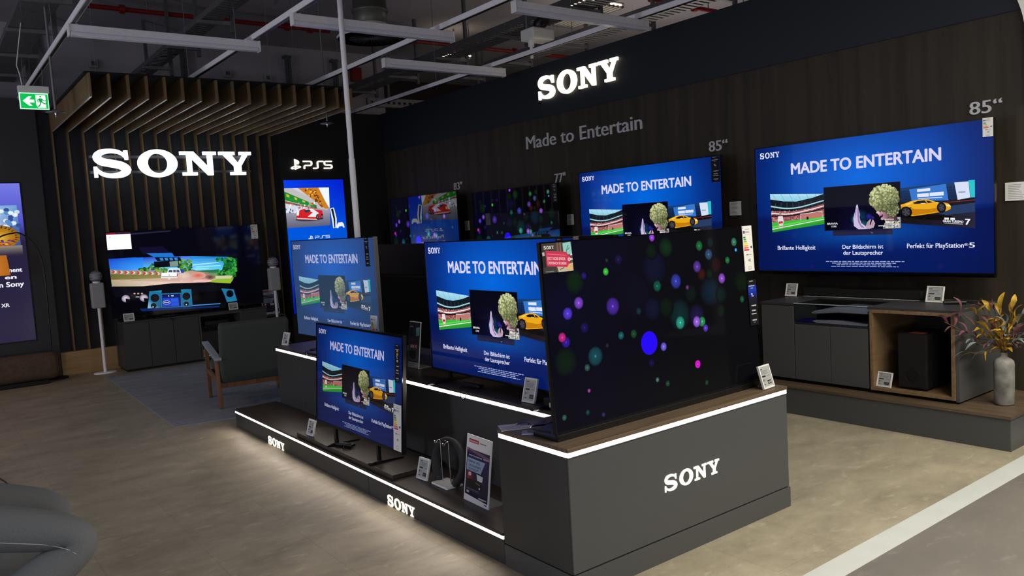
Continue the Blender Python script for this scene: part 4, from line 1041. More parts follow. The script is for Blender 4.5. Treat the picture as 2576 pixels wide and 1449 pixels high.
def cashback_canvas():
    A = 0.80; c = Canvas(A); c.grid(4, 4, lambda u, v: lerp((52, 48, 46), (110, 92, 80), u*.6+v*.3))
    c.rect(.50, 0, .56, .35, (120, 92, 80)); c.rect(.60, 0, .64, .35, (140, 110, 96)); c.poly([(.70, .04), (.97, .0), (1, .42), (.72, .44)], (150, 214, 214)); c.line([(.80, .38), (.86, .16), (.90, .12)], .02, (60, 110, 110)); c.line([(.84, .28), (.93, .20)], .016, (60, 110, 110))
    c.poly([(0, .25), (.10, .25), (.12, .8), (0, .8)], (40, 36, 40)); c.poly([(.0, .30), (.08, .28), (.09, .4), (.02, .42)], (190, 190, 190))
    c.poly([(.0, .82), (.42, .80), (.42, 1), (0, 1)], (60, 58, 58)); c.rect(.08, .94, .36, .96, (170, 168, 165)); c.poly([(.46, .80), (1, .74), (1, 1), (.5, 1)], (206, 196, 176)); c.poly([(.75, .78), (1, .72), (1, .96), (.8, .98)], (226, 190, 130)); c.line([(.55, .92), (.70, .86)], .02, (40, 40, 42))
    c.poly([(.125, .24), (.80, .34), (.96, .58), (.80, .86), (.125, .76)], (214, 52, 92))
    c.shapes(WORD, .07, .195, .40, .10, (245, 245, 245), WORD_W)
    c.poly([(.17, .34), (.78, .44), (.78, .465), (.17, .365)], (236, 130, 150))
    # slanted lines of lettering
    c.map = quadmap(((.15, .42), (.80, .50), (.80, .80), (.15, .72)))
    c.text('JETZT ODER SPÄTER', .02, .42, .93, .30, (255, 225, 230), .02); c.text('CASHBACK SICHERN', .02, .92, .96, .30, (255, 225, 230), .02); c.map = None
    c.disc(.885, .60, .048, (250, 235, 238)); c.disc(.885, .60, .022, (214, 52, 92)); c.line([(.92, .60), (1, .60)], .04, (245, 240, 240)); c.rect(.93, .42, 1, .47, (235, 235, 235))
    return c.mesh('cashback_print'), A
CASH, CASH_A = cashback_canvas()

# ------------------------------------------------------------------ televisions
SCR = attr_mat('screen_lit', 1.0, 0.035, spec=0.2)
SCR_OLED = attr_mat('screen_lit_black', 0.95, 0.05, spec=0.05)
SCR_MIRROR = attr_mat('screen_lit_glossy', 0.8, 0.02, spec=1.6)
SCR_DIM = attr_mat('screen_lit_side', 0.92, 0.05, add=(70, 104, 138), k=0.62)
SCR_DARK = attr_mat('screen_lit_low', 0.62, 0.035)
SCR_BRI = attr_mat('screen_lit_bright', 1.12, 0.05)
SCR_TOT = attr_mat('screen_panel', 1.0, 0.12)

def television(name, label, loc, yaw, W_, H_, zb, pic, A, material, tilt=0.0, bez=(0.006, 0.006, 0.006, 0.010), depth=0.045, stand=None, group=None, strip=None, energy=None, lump=True):
    """loc: base centre under the panel's front face; zb: panel bottom above loc.z"""
    t = thing(name, label, 'television', loc, yaw, group)
    rot = (-tilt, 0, 0)
    def ch(o, z=0.0):
        o.location = (0, 0, zb); o.rotation_euler = rot; return o
    l, r, tp, bt = bez
    b = MB().box(-W_/2, W_/2, 0.002, depth*0.45, 0, H_)
    ch(b.build('panel_body', TVBACK, t, local=True, bevel=0.002))
    if lump: ch(MB().box(-W_*0.42, W_*0.42, depth*0.45, depth, 0.02, H_*0.60).build('rear_housing', BLACK, t, local=True, bevel=0.006))
    fr = MB().frame(-W_/2, W_/2, 0, H_, -0.002, 0.004, 0.004)
    if bt > 0.012: fr.box(-W_/2+.004, W_/2-.004, -0.002, 0.004, 0.004, bt)
    if tp > 0.012: fr.box(-W_/2+.004, W_/2-.004, -0.002, 0.004, H_-tp, H_-.004)
    ch(fr.build('bezel', GLOSSBLK if bt < 0.02 else BLACK, t, local=True))
    s = put(pic, 'screen', material, t, (0, 0, 0), 1, 1, A)
    w = W_-l-r; h = H_-tp-bt
    m = Matrix.Translation((0, 0, zb)) @ Matrix.Rotation(-tilt, 4, 'X')
    def onpanel(o, x, z, y, sw, sh, AA):
        o.location = m @ Vector((x, y, z)); o.rotation_euler = rot; o.scale = (sw, 1.0, sh/AA)
    onpanel(s, -W_/2+l, H_-tp, 0.0015, w, h, A)
    if strip:
        me, AA, x0, z1, sw, sh = strip
        o = put(me, 'feature_sticker', PRINTD, t, (0, 0, 0), 1, 1, AA); onpanel(o, x0, z1, -0.0045, sw, sh, AA); lab(o, 'dark feature sticker with small lettering')
    if energy:
        x0, z1, sw, sh = energy
        o = put(ENERGY, 'energy_label', PRINT, t, (0, 0, 0), 1, 1, ENERGY_A); onpanel(o, x0, z1, -0.0050, sw, sh, ENERGY_A); lab(o, 'white energy label with coloured bars')
        k = MB().box(x0, x0+sw, -0.0042, -0.0026, z1-sh, z1); ch(k.build('label_backing', WHITEP, t, local=True))
    if stand: stand(t)
    return t
def feet(xs, reach_f, reach_b, zb, h=0.014):
    def fn(t):
        for x in xs:
            b = MB()
            b.prism([(-reach_f, 0), (-reach_f, h*.7), (-0.02, h*1.4), (0.02, h*1.4), (reach_b, h*.7), (reach_b, 0)], 'x', x-0.014, x+0.014)
            b.box(x-0.012, x+0.012, 0.004, 0.026, h, zb+0.03)
            b.build('foot', BLACK, t, local=True, bevel=0.002)
    return fn

# ------------------------------------------------------------------ island furniture
def logo_part(t, px, py, axis, val, width, cap, rz, name='lit_letters', m=LETTER, depth=0.003):
    p = onx(px, py, val) if axis == 'x' else ony(px, py, val)
    o = sign3d(name, WORD, width, cap, depth, m, None, (0, 0, 0), rz, WORD_W)
    o.parent = t; o.location = t.matrix_basis.inverted() @ p; lab(o, 'warm lit serif wordmark letters')
    return o
XB, YB, HB = 2.085, 2.457, 0.656
t = thing('display_block', 'anthracite end block of the island with lit wordmark and light strip, nearest the camera', 'display counter', (2.86, 2.70, 0))
MB().box(XB+0.004, 3.636, YB+0.004, 2.95, 0.112, 0.612).build('body', PANEL, t, bevel=0.002)
MB().box(XB+0.001, XB+0.02, YB+0.012, 2.95, 0.112, 0.612).build('side_panel', PANEL_D, t, bevel=0.001)
MB().box(XB, 3.642, YB, 2.95, 0.0, 0.106).build('plinth', PANEL, t, bevel=0.002)
MB().box(XB+0.02, 3.62, YB+0.02, 2.94, 0.106, 0.112).build('shadow_gap', BLACKM, t)
MB().box(XB, 3.640, YB, 2.955, 0.637, HB).build('top', WOOD_TX, t, bevel=0.0015)
MB().box(XB+0.02, 3.62, YB+0.02, 2.94, 0.612, 0.637).build('strip_core', PANEL_D, t)
MB().box(XB+0.004, 3.636, YB+0.003, YB+0.016, 0.619, 0.637).build('light_strip', LED, t, bevel=0.002)
MB().box(XB+0.003, XB+0.016, YB+0.016, 2.95, 0.619, 0.637).build('light_strip', LED, t, bevel=0.002)
MB().box(XB+0.003, 3.637, YB+0.001, YB+0.018, 0.613, 0.618).build('strip_profile', GREYBAR, t)
MB().box(XB+0.001, XB+0.018, YB+0.018, 2.95, 0.613, 0.618).build('strip_profile', GREYBAR, t)
logo_part(t, 1671, 1238, 'y', YB+0.004, 0.398, 0.0685, 0)

t = thing('display_step', 'long low dark step with two lit wordmarks along the island side', 'display step', (2.27, 4.9, 0))
MB().box(XB+0.004, 2.46, 2.957, 6.84, 0, 0.124).build('body', PANEL_D, t, bevel=0.001)
MB().box(XB, 2.46, 2.957, 6.845, 0.140, 0.156).build('top', WOOD_D, t, bevel=0.0015)
MB().box(XB+0.02, 2.455, 2.957, 6.835, 0.124, 0.140).build('strip_core', PANEL_D, t)
MB().box(XB+0.002, XB+0.016, 2.965, 6.838, 0.1255, 0.140).build('light_strip', LED, t, bevel=0.002)
MB().box(XB+0.001, XB+0.018, 2.958, 6.842, 0.1215, 0.125).build('strip_profile', GREYBAR, t)
for y in (4.35, 5.6): MB().box(XB+0.0032, XB+0.006, y-0.001, y+0.001, 0, 0.122).build('panel_seam', BLACKM, t)
logo_part(t, 676, 1114, 'x', XB+0.004, 0.335, 0.057, -PI/2)
logo_part(t, 976, 1268, 'x', XB+0.004, 0.315, 0.0585, -PI/2)

t = thing('display_counter', 'waist-low dark middle counter carrying the televisions, with light strip under its top', 'display counter', (2.95, 4.87, 0))
MB().box(2.466, 3.42, 2.957, 6.77, 0.0, 0.612).build('body', PANEL_D, t, bevel=0.002)
MB().box(2.461, 3.43, 2.957, 6.78, 0.637, HB).build('top', WOOD_D, t, bevel=0.0015)
MB().box(2.48, 3.42, 2.957, 6.76, 0.612, 0.637).build('strip_core', PANEL_D, t)
MB().box(2.463, 2.477, 3.02, 6.775, 0.6195, 0.637).build('light_strip', LED, t, bevel=0.002)
MB().box(2.462, 2.478, 3.0, 6.776, 0.613, 0.6185).build('strip_profile', GREYBAR, t)
for y in (3.45, 3.95, 4.45, 5.4, 6.2): MB().box(2.4645, 2.467, y-0.001, y+0.001, 0.157, 0.612).build('panel_seam', PANEL, t)

tag(MB().box(2.104, 2.445, 4.06, 5.50, 0.157, 0.184).build('plinth_board', WOOD_D, bevel=0.002), 'thin dark wood board lying on the low step under the smaller television', 'board')

# ------------------------------------------------------------------ televisions on the island
def slab_stand(t):
    MB().box(-0.735, 0.735, -0.012, 0.010, 0.0, 0.030).build('stand_bar', BLACK, t, local=True, bevel=0.003)
    b = MB().prism([(-0.735, 0.0), (0.3, 0.0), (0.3, 0.20), (0.1, 0.25), (-0.55, 0.25), (-0.735, 0.16)], 'z', 0.0, 0.016)
    b.build('stand_plate', BLACK, t, local=True, bevel=0.004)
    for x in (-0.45, 0.35):
        MB().prism([(0.02, 0.01), (0.20, 0.01), (0.06, 0.40), (0.045, 0.40)], 'x', x-0.03, x+0.03).build('stand_arm', BLACK, t, local=True, bevel=0.003)
    b = MB().tube(smooth([(-0.72, .05, .03), (-0.76, .12, .04), (-.70, .2, .03), (-.55, .22, .03), (-.5, .12, .25)], 6), 0.004, 7)
    lab(b.build('cable', BLACK, t, local=True), 'loop of black cable behind the panel')
TW = 1.470
t = television('television', 'large black television showing coloured dots, standing on the end block in front', (2.128+TW/2, 2.578, HB), 0.004, TW, 0.832, 0.028, BOKEH, BOKEH_A, SCR_OLED, tilt=0.05, bez=(.006, .006, .006, .008), depth=0.05, stand=slab_stand,
           strip=(STRIPB, STRIPB_A, TW/2-0.070, 0.545, 0.072, 0.245), energy=(TW/2-0.083, 0.834, 0.082, 0.242))
o = put(CASH, 'promo_sticker', PRINT, t, (0, 0, 0), 1, 1, CASH_A)
m = Matrix.Translation((0, 0, .028)) @ Matrix.Rotation(-0.05, 4, 'X'); o.location = m @ Vector((-TW/2+0.004, -0.005, 0.826)); o.rotation_euler = (-0.05, 0, 0); o.scale = (0.171, 1, 0.128/CASH_A); lab(o, 'promotion sticker with pink tag')

W4 = 1.222
television('television', 'smaller black television with blue advert, on the board of the low step', (2.152, 5.232-W4/2, 0.184), -PI/2, W4, 0.695, 0.120, AD, AD_A, SCR_DARK, tilt=0.078, bez=(.012, .012, .014, .016), depth=0.06,
           stand=feet((-0.33, 0.28), 0.062, 0.18, 0.12), strip=(STRIPG, STRIPG_A, W4/2-0.082, 0.640, 0.058, 0.225), energy=(W4/2-0.098, 0.288, 0.090, 0.272))
W3 = 1.352
def neck(t):
    MB().box(-0.10, 0.10, 0.012, 0.085, 0.02, 0.22).build('neck', BLACK, t, local=True, bevel=0.006)
    MB().box(-0.48, 0.30, -0.03, 0.24, 0.0, 0.022).build('base_plate', BLACK, t, local=True, bevel=0.004)
y3 = math.radians(-87.9)
television('television', 'pale blue advert television at the rear of the middle counter near the slim post', (2.461+math.cos(y3)*W3/2, 6.225+math.sin(y3)*W3/2, HB), y3, W3, 0.770, 0.145, AD, AD_A, SCR_DIM, depth=0.06,
           stand=neck, strip=(STRIP, STRIP_A, W3/2-0.125, 0.766, 0.060, 0.20), energy=(W3/2-0.112, 0.225, 0.094, 0.205))
t = bpy.data.objects.get('television.002')
W2 = 1.412
t2 = television('television', 'large advert television in the middle of the counter, right edge hidden by the front television', (2.567, 4.305-W2/2, HB), -PI/2, W2, 0.805, 0.060, AD, AD_A, SCR, depth=0.06, stand=feet((-0.52, 0.50), 0.16, 0.16, 0.06),
           strip=(STRIP, STRIP_A, W2/2-0.130, 0.800, 0.056, 0.18))
for tt, ww, hh, zz in ((t, W3, .77, .145), (t2, W2, .805, .060)):
    MB().box(ww/2-0.001, ww/2+0.007, -0.004, 0.028, zz, zz+hh).build('side_trim', GREYBAR, tt, local=True, bevel=0.001)
# backs of two televisions facing the other aisle
for (y0, y1, zt, l) in ((4.66, 6.02, 1.497, 'television seen from behind, between the two rear advert televisions'), (3.07, 4.52, 1.512, 'television seen from behind, its dark back above the middle advert television')):
    ww = y1-y0
    t = television('television', l, (3.045, (y0+y1)/2, HB), PI/2, ww, 0.790, zt-0.79-HB, BOKEH, BOKEH_A, SCR, depth=0.07, stand=feet((-ww*.36, ww*.36), 0.12, 0.12, zt-0.79-HB))
    MB().box(-ww*.46, ww*.46, 0.03, 0.075, 0.03+zt-.79-HB, 0.55+zt-.79-HB).build('connector_cover', BLACKM, t, local=True, bevel=0.01)

# ------------------------------------------------------------------ televisions on the wood wall
XT = 5.92
def wall_tv(tl, tr, W_, H_, label, pic, A, m, strip=None, energy=None, ztop=None):
    a = onx(*tl, XT); b = onx(*tr, XT); yc = (a.y+b.y)/2; z1 = ztop or (a.z+b.z)/2
    t = television('television', label, (XT, yc, z1-H_), -PI/2, W_, H_, 0.0, pic, A, m, depth=0.075, strip=strip, energy=energy, bez=(.006, .006, .006, .010))
    MB().box(-0.30, 0.30, 0.075, XW-XT-0.001, H_*.3, H_*.7).build('wall_mount', BLACKM, t, local=True)
    return t, a.y, b.y
t, ya, yb = wall_tv((1898, 374), (2500, 296), 1.914, 1.070, 'largest advert television at far right on the wood wall above the sideboard', AD, AD_A, SCR, energy=(1.914/2-0.070, 1.074, 0.066, 0.128))
MB().box(-0.957, 0.957, -0.004, 0.03, -0.022, 0.0).build('chin', GLOSSBLK, t, local=True, bevel=0.004)
wall_tv((1455, 435), (1812, 390), 1.920, 1.075, 'advert television on the wood wall behind the large dotted television', AD, AD_A, SCR, strip=(STRIP, STRIP_A, 0.96-0.105, 1.066, 0.098, 0.232))
wall_tv((1187, 485), (1402, 460), 1.726, 0.975, 'dotted dark television on the wood wall under the 77 inch number', BOKEH, BOKEH_A, SCR_MIRROR, strip=(STRIP, STRIP_A, 0.863-0.092, 0.968, 0.084, 0.21))
wall_tv((980, 500), (1148, 482), 1.870, 1.050, 'dotted dark television at the left end of the wood wall, mirroring the blue screen', BOKEH, BOKEH_A, SCR_MIRROR, strip=None)
# paper notices on the wood wall
def notice(px0, py0, px1, py1, label, split=False):
    a = onx(px0, py0, XW); b = onx(px1, py1, XW); w = a.y-b.y; h = a.z-b.z
    t = thing('wall_notice', label, 'price notice', (XW, a.y, b.z), -PI/2, 'white notices on the wood wall')
    MB().box(0, w, -0.010, -0.001, 0, h).build('holder', WHITEP, t, local=True, bevel=0.002)
    c = Canvas(h/w); c.rect(0, 0, 1, 1, (232, 232, 230))
    for (v0, v1) in (((.05, .46), (.54, .95)) if split else ((.06, .94),)):
        if split: c.rect(.06, v0, .94, v1, (205, 206, 206))
        n = 4 if split else 9
        for k in range(n): c.rect(.12, v0+(v1-v0)*(k+.4)/n, .12+rnd.uniform(.35, .74), v0+(v1-v0)*(k+.4)/n+.025, (130, 130, 132)); c.k -= 1
    put(c.mesh('notice_print'), 'printed_sheet', PRINT, t, (0.004, -0.0105, h-0.004), w-.008, h-.008, h/w)
notice(1836, 508, 1866, 541, 'white paper notice on the wood wall between the two large advert televisions')
notice(2529, 460, 2590, 503, 'white paper notice on the wood wall cut by the right picture edge')
notice(1427, 540, 1445, 565, 'white double notice on the wood wall right of the 77 inch television', True)
notice(1170, 556, 1182, 579, 'white double notice on the wood wall left of the 77 inch television', True)

# ------------------------------------------------------------------ right platform with sideboard
t = thing('platform', 'low grey platform with wood top along the right wall', 'platform', (5.72, 6.0, 0))
MB().box(5.34, XW-.006, 2.025, 10.9, 0, 0.203).build('riser', PANEL, t, bevel=0.003)
MB().box(5.33, XW-.006, 2.018, 10.9, 0.204, 0.226).build('top', WOOD_T, t, bevel=0.002)
SX, ZB0 = 5.45, 0.250
t = thing('sideboard', 'grey sideboard with an open wooden cube on the platform under the largest television', 'cabinet', (5.75, 3.14, 0.226))
MB().box(SX+0.05, 6.08, 2.43, 3.86, 0.2265, ZB0).build('plinth', BLACKM, t)
b = MB().box(SX+0.02, 6.10, 3.60, 3.90, ZB0, 0.835)           # carcass beside and below the glass bay
b.box(SX+0.02, 6.10, 3.0, 3.60, ZB0, 0.705).box(6.05, 6.10, 3.0, 3.60, 0.705, 0.835)
b.box(SX+0.02, 6.10, 2.985, 3.0, ZB0, 0.835).box(6.08, 6.10, 2.385, 2.985, ZB0, 0.835)
b.build('carcass', PANEL_D, t)
MB().box(SX, SX+0.019, 3.604, 3.895, ZB0+0.004, 0.832).build('door', PANEL, t, bevel=0.0015)
for a_, c_ in ((3.300, 3.598), (3.002, 3.296)): MB().box(SX, SX+0.019, a_, c_, ZB0+0.004, 0.690).build('door', PANEL, t, bevel=0.0015)
b = MB().box(SX, 6.10, 3.60, 3.905, 0.837, 0.855).box(SX, 6.10, 2.375, 3.0, 0.837, 0.855).box(5.80, 6.10, 3.0, 3.60, 0.837, 0.855)
b.build('top', PANEL_D, t, bevel=0.001)
GLASS = mat('smoke_glass', (200, 205, 210), 0.03, trans=1.0, ior=1.1)
lab(MB().box(SX+0.001, 5.80, 3.003, 3.597, 0.848, 0.854).build('glass_top', GLASS, t), 'clear glass lid over the console bay')
MB().box(SX+0.001, SX+0.006, 3.003, 3.597, 0.707, 0.848).build('glass_front', GLASS, t)
MB().box(SX-0.002, SX+0.008, 3.0, 3.60, 0.852, 0.857).build('glass_edge', mat('glass_edge', (170, 180, 182), 0.2), t)
b = MB(); b.box(SX-0.004, 6.08, 2.962, 2.985, ZB0, 0.838).box(SX-0.004, 6.08, 2.40, 2.423, ZB0, 0.838)
b.box(SX-0.004, 6.08, 2.423, 2.962, 0.815, 0.838).box(SX-0.004, 6.08, 2.423, 2.962, ZB0, 0.273)
lab(b.build('open_cube', mat('oak_cube', (138, 112, 80), 0.5, noise=((4, 40, 40), 0.2, (116, 94, 68))), t, bevel=0.001), 'open oak cube without door')
MB().box(SX+0.006, 6.10, 2.375, 2.399, ZB0-0.01, 0.837).build('side_panel', PANEL, t, bevel=0.001)

# console lying in the glass bay
t = thing('game_console', 'white and black game console lying in the glass bay of the sideboard', 'game console', (5.62, 3.22, 0.707))
MB().prism([(3.03, .735), (3.25, .748), (3.43, .735), (3.43, .775), (3.25, .792), (3.03, .785)], 'x', 5.49, 5.76).build('body', GLOSSBLK, t, bevel=0.006)
WSH = mat('white_shell', (200, 204, 215), 0.4)
MB().prism([(3.02, .795), (3.25, .795), (3.44, .777), (3.47, .783), (3.44, .800), (3.25, .828), (3.02, .814)], 'x', 5.475, 5.775).build('upper_shell', WSH, t, bevel=0.005)
MB().prism([(3.02, .722), (3.25, .736), (3.43, .728), (3.46, .722), (3.42, .7085), (3.25, .708), (3.02, .708)], 'x', 5.475, 5.775).build('lower_shell', WSH, t, bevel=0.005)
tag(MB().box(5.49, 5.62, 3.47, 3.59, 0.7075, 0.722).build('game_case', mat('blue_case', (24, 34, 140), 0.2), bevel=0.002), 'flat blue game case beside the console in the glass bay', 'game case')

# soundbar
a = onz(*(2018.7, 743), 0.858); e = onz(2326.8, 754, 0.858)
t = thing('soundbar', 'long black soundbar on top of the sideboard', 'soundbar', (5.99, (a.y+e.y)/2, 0.8555))
L_ = a.y-e.y; yc = (a.y+e.y)/2
MB().box(5.935, 6.055, yc-L_/2, yc+L_/2, 0.862, 0.925).build('body', BLACKM, t, bevel=0.01)
MB().box(5.932, 5.936, yc-L_/2+0.015, yc+L_/2-0.015, 0.866, 0.918).build('grille', mat('speaker_cloth', (14, 14, 15), 0.9), t)
MB().box(5.94, 6.05, yc-0.16, yc+0.16, 0.925, 0.927).build('top_glass', GLOSSBLK, t)
for y in (yc-L_*.35, yc+L_*.35): MB().box(5.95, 6.04, y-0.03, y+0.03, 0.856, 0.862).build('rubber_foot', BLACK, t)
tag(MB().box(5.92, 6.06, yc-L_/2+0.02, yc+L_/2-0.02, 0.8553, 0.8562).build('paper_strip', WHITEP), 'white paper strip under the soundbar', 'paper strip')
# remote control with cable on the sideboard
def remote(p, rz, label, L1=0.17, cable=None, zt=0.0):
    t = thing('remote_control', label, 'remote control', p, rz, 'black tethered remote controls')
    bd = MB().box(-L1/2, L1/2, -0.022, 0.022, 0.006, 0.024).build('body', BLACK, t, local=True, bevel=0.006)
    b = MB()
    for i in range(6):
        for j in range(3): b.box(-L1/2+0.02+i*0.022, -L1/2+0.032+i*0.022, -0.015+j*0.011, -0.008+j*0.011, 0.0235, 0.0255)
    b.build('keypad', mat('dark_keys', (34, 34, 36), 0.5), bd, local=True)
    if cable: lab(MB().tube(smooth(cable, 6), 0.0028, 7).build('tether', BLACK, t, local=True), 'thin black security cord')
    return t
p = onz(2395, 758, 0.856)
remote((5.80, 2.55, 0.8555), 2.1, 'black remote with tangled cord on the right end of the sideboard', 0.15, [(-.07, 0, .012), (-.14, .03, .005), (-.2, -.02, .005), (-.16, -.09, .006), (-.05, -.08, .006), (.02, -.05, .006), (-.1, -.04, .012), (-.22, .05, .005)])

# subwoofer
t = thing('subwoofer', 'black subwoofer box inside the open oak cube', 'subwoofer', (5.66, 2.71, 0.274))
MB().box(5.50, 5.82, 2.605, 2.812, 0.286, 0.672).build('cabinet', BLACKM, t, bevel=0.012)
fc = lab(MB().box(5.494, 5.502, 2.612, 2.805, 0.292, 0.664).build('front_cloth', mat('speaker_cloth', (14, 14, 15), 0.9), t, bevel=0.004), 'dark cloth front')
mm = Matrix.Translation((5.4935, 2.70, 0.385)) @ Matrix.Rotation(-PI/2, 4, 'Y')
MB().lathe([(0.048, 0.0), (0.044, 0.003), (0.034, 0.0), (0.0, -0.0005)], (0, 0, 0), 28, m=mm).build('bass_port', mat('port_black', (2, 2, 2), 0.8), fc)
for y in (2.63, 2.79):
    for x in (5.53, 5.79): MB().box(x-0.015, x+0.015, y-0.015, y+0.015, 0.2745, 0.288).build('rubber_foot', BLACK, t)
tag(MB().box(5.53, 5.60, 2.64, 2.74, 0.673, 0.675).build('red_card', mat('red_card', (150, 60, 50), 0.6)), 'small reddish card lying on the subwoofer', 'card')

# ------------------------------------------------------------------ price tags
def eink(A, big):
    c = Canvas(A); c.rect(0, 0, 1, 1, (176, 178, 178))
    c.rect(.06, .06, .30, .11, (70, 70, 72))
    for k in range(3): c.rect(.06, .17+.07*k, .06+(.80, .66, .72)[k], .195+.07*k, (112, 114, 116))
    c.rect(.06, .42, .46, .50, (50, 50, 52)); c.rect(.60, .44, .90, .47, (110, 110, 112))
    c.rect(.06, .60, .20, .72, (100, 100, 102)); c.rect(.24, .62, .44, .635, (120, 120, 120)); c.rect(.24, .68, .40, .695, (120, 120, 120))
    c.rect(.52, .70, .92, .90, (44, 44, 46)); (c.text(big, .55, .86, .89, .11, (190, 190, 190), .02) if big else c.rect(.56, .76, .88, .84, (96, 96, 98))); c.rect(.06, .86, .26, .90, (80, 80, 82))
    return c.mesh('e_paper_print')
EINK = {}
def price_tag(loc, yaw, W_, H_, label, lean=0.28, big=None):
    A = round((H_-.024)/(W_-.02), 2)
    if (A, big) not in EINK: EINK[(A, big)] = eink(A, big)
    t = thing('price_tag', label, 'price tag', loc, yaw, 'electronic price tags')
    rot = (-lean, 0, 0)
    b = MB().frame(-W_/2, W_/2, 0, H_, -0.008, 0.006, 0.009)
    b.box(-W_/2+.009, W_/2-.009, -0.003, 0.006, 0.009, H_-.009)
    fo = b.build('frame', WHITEP, t, local=True, bevel=0.002); fo.rotation_euler = rot
    o = put(EINK[(A, big)], 'display', PRINTD, fo, (-W_/2+.01, -0.0036, H_-.012), W_-.02, H_-.024, A); o.scale = (W_-.02, 1, (H_-.024)/A)
    z = H_*.55
    lab(MB().tube([(0, 0.006+z*math.sin(lean), z*math.cos(lean)), (0, 0.05+z*math.sin(lean)*.8, 0.003), (0, 0.01, 0.003)], 0.0022, 6).build('prop', CHROME, t, local=True), 'thin wire prop')
    return t
def tag_at(p0, p1, z, H_, label, lean=0.28, big='2000', yaw=None):
    a = onz(*p0, z); b = onz(*p1, z); w = (b-a).length; c = (a+b)/2
    y = math.atan2(b.y-a.y, b.x-a.x) if yaw is None else yaw
    return c, y, w
price_tag((3.535, 2.497, HB+0.001), 0.10, 0.108, 0.125, 'white price tag at the right corner of the end block beside the dotted television', big='2000')
price_tag((2.512, 3.254, HB+0.001), -1.50, 0.098, 0.132, 'white price tag on the middle counter before the advert television, next to the end block')
price_tag((2.535, 6.735, HB+0.001), -1.45, 0.10, 0.115, 'small white price tag at the far rear end of the middle counter')
price_tag((2.135, 5.33, 0.185), -1.50, 0.098, 0.115, 'white price tag on the low board left of the smaller television')
price_tag((2.228, 3.937, 0.157), -1.50, 0.105, 0.125, 'white price tag on the low step beside the neck speaker')
price_tag((5.86, 3.995-0.10, 0.856), -PI/2+.0, 0.105, 0.11, 'white price tag on the left end of the sideboard')
a = onz(*(1850+1487/3.083, 680+248/3.083), .856); b = onz(*(1850+1620/3.083, 680+248/3.083), .856)
price_tag((5.84, (a.y+b.y)/2, 0.856), -PI/2-.05, 0.125, 0.12, 'white price tag on the sideboard at the right end of the soundbar')
price_tag((5.475, 2.905, 0.274), -PI/2-.12, 0.115, 0.11, 'white price tag inside the oak cube beside the subwoofer')

# ------------------------------------------------------------------ smaller things on the island
# neck speaker on its stand
t = thing('speaker_stand', 'small white stand with two chrome wires on the low step', 'display stand', (2.28, 3.745, 0.1565), 0, None)
MB().box(2.225, 2.335, 3.665, 3.83, 0.157, 0.170).build('base', WHITEP, t, bevel=0.004)
for y in (3.79, 3.705):
    lab(MB().tube(smooth([(2.28, y, 0.170), (2.28, y, 0.36), (2.28, y, 0.405), (2.274, y, .412), (2.26, y, 0.408), (2.252, y, 0.395), (2.245, y, .40), (2.243, y, 0.412)], 5), 0.0038, 8).build('wire_arm', CHROME, t), 'bent chrome wire arm')
t = thing('neck_speaker', 'dark grey horseshoe neck speaker hanging on the white stand', 'neck speaker', (2.295, 3.745, 0.30))
NK = mat('neck_cloth', (40, 41, 43), 0.8, noise=((200, 200, 200), 0.2))
pts = []; rs = []
for k in range(33):
    a = math.radians(232-284*k/32); pts.append((2.30+0.02*math.sin(a), 3.745-0.142*math.cos(a)*-1, 0.286+0.124*math.sin(a))); rs.append(0.016+0.011*abs(math.sin((k-16)/16*PI*.5)))
pts = [(p[0], 7.49-p[1], p[2]) for p in pts]
MB().tube(pts, rs, 14, flat=0.8).build('band', NK, t)
for p, r in ((pts[0], rs[0]), (pts[-1], rs[-1])):
    MB().lathe([(0, -r), (r*.7, -r*.7), (r, 0), (r*.7, r*.7), (0, r)], p, 14).build('end_pod', NK, t)
MB().tube([(2.285, 3.755, 0.405), (2.285, 3.735, 0.405)], 0.008, 8).build('button', BLACK, t)
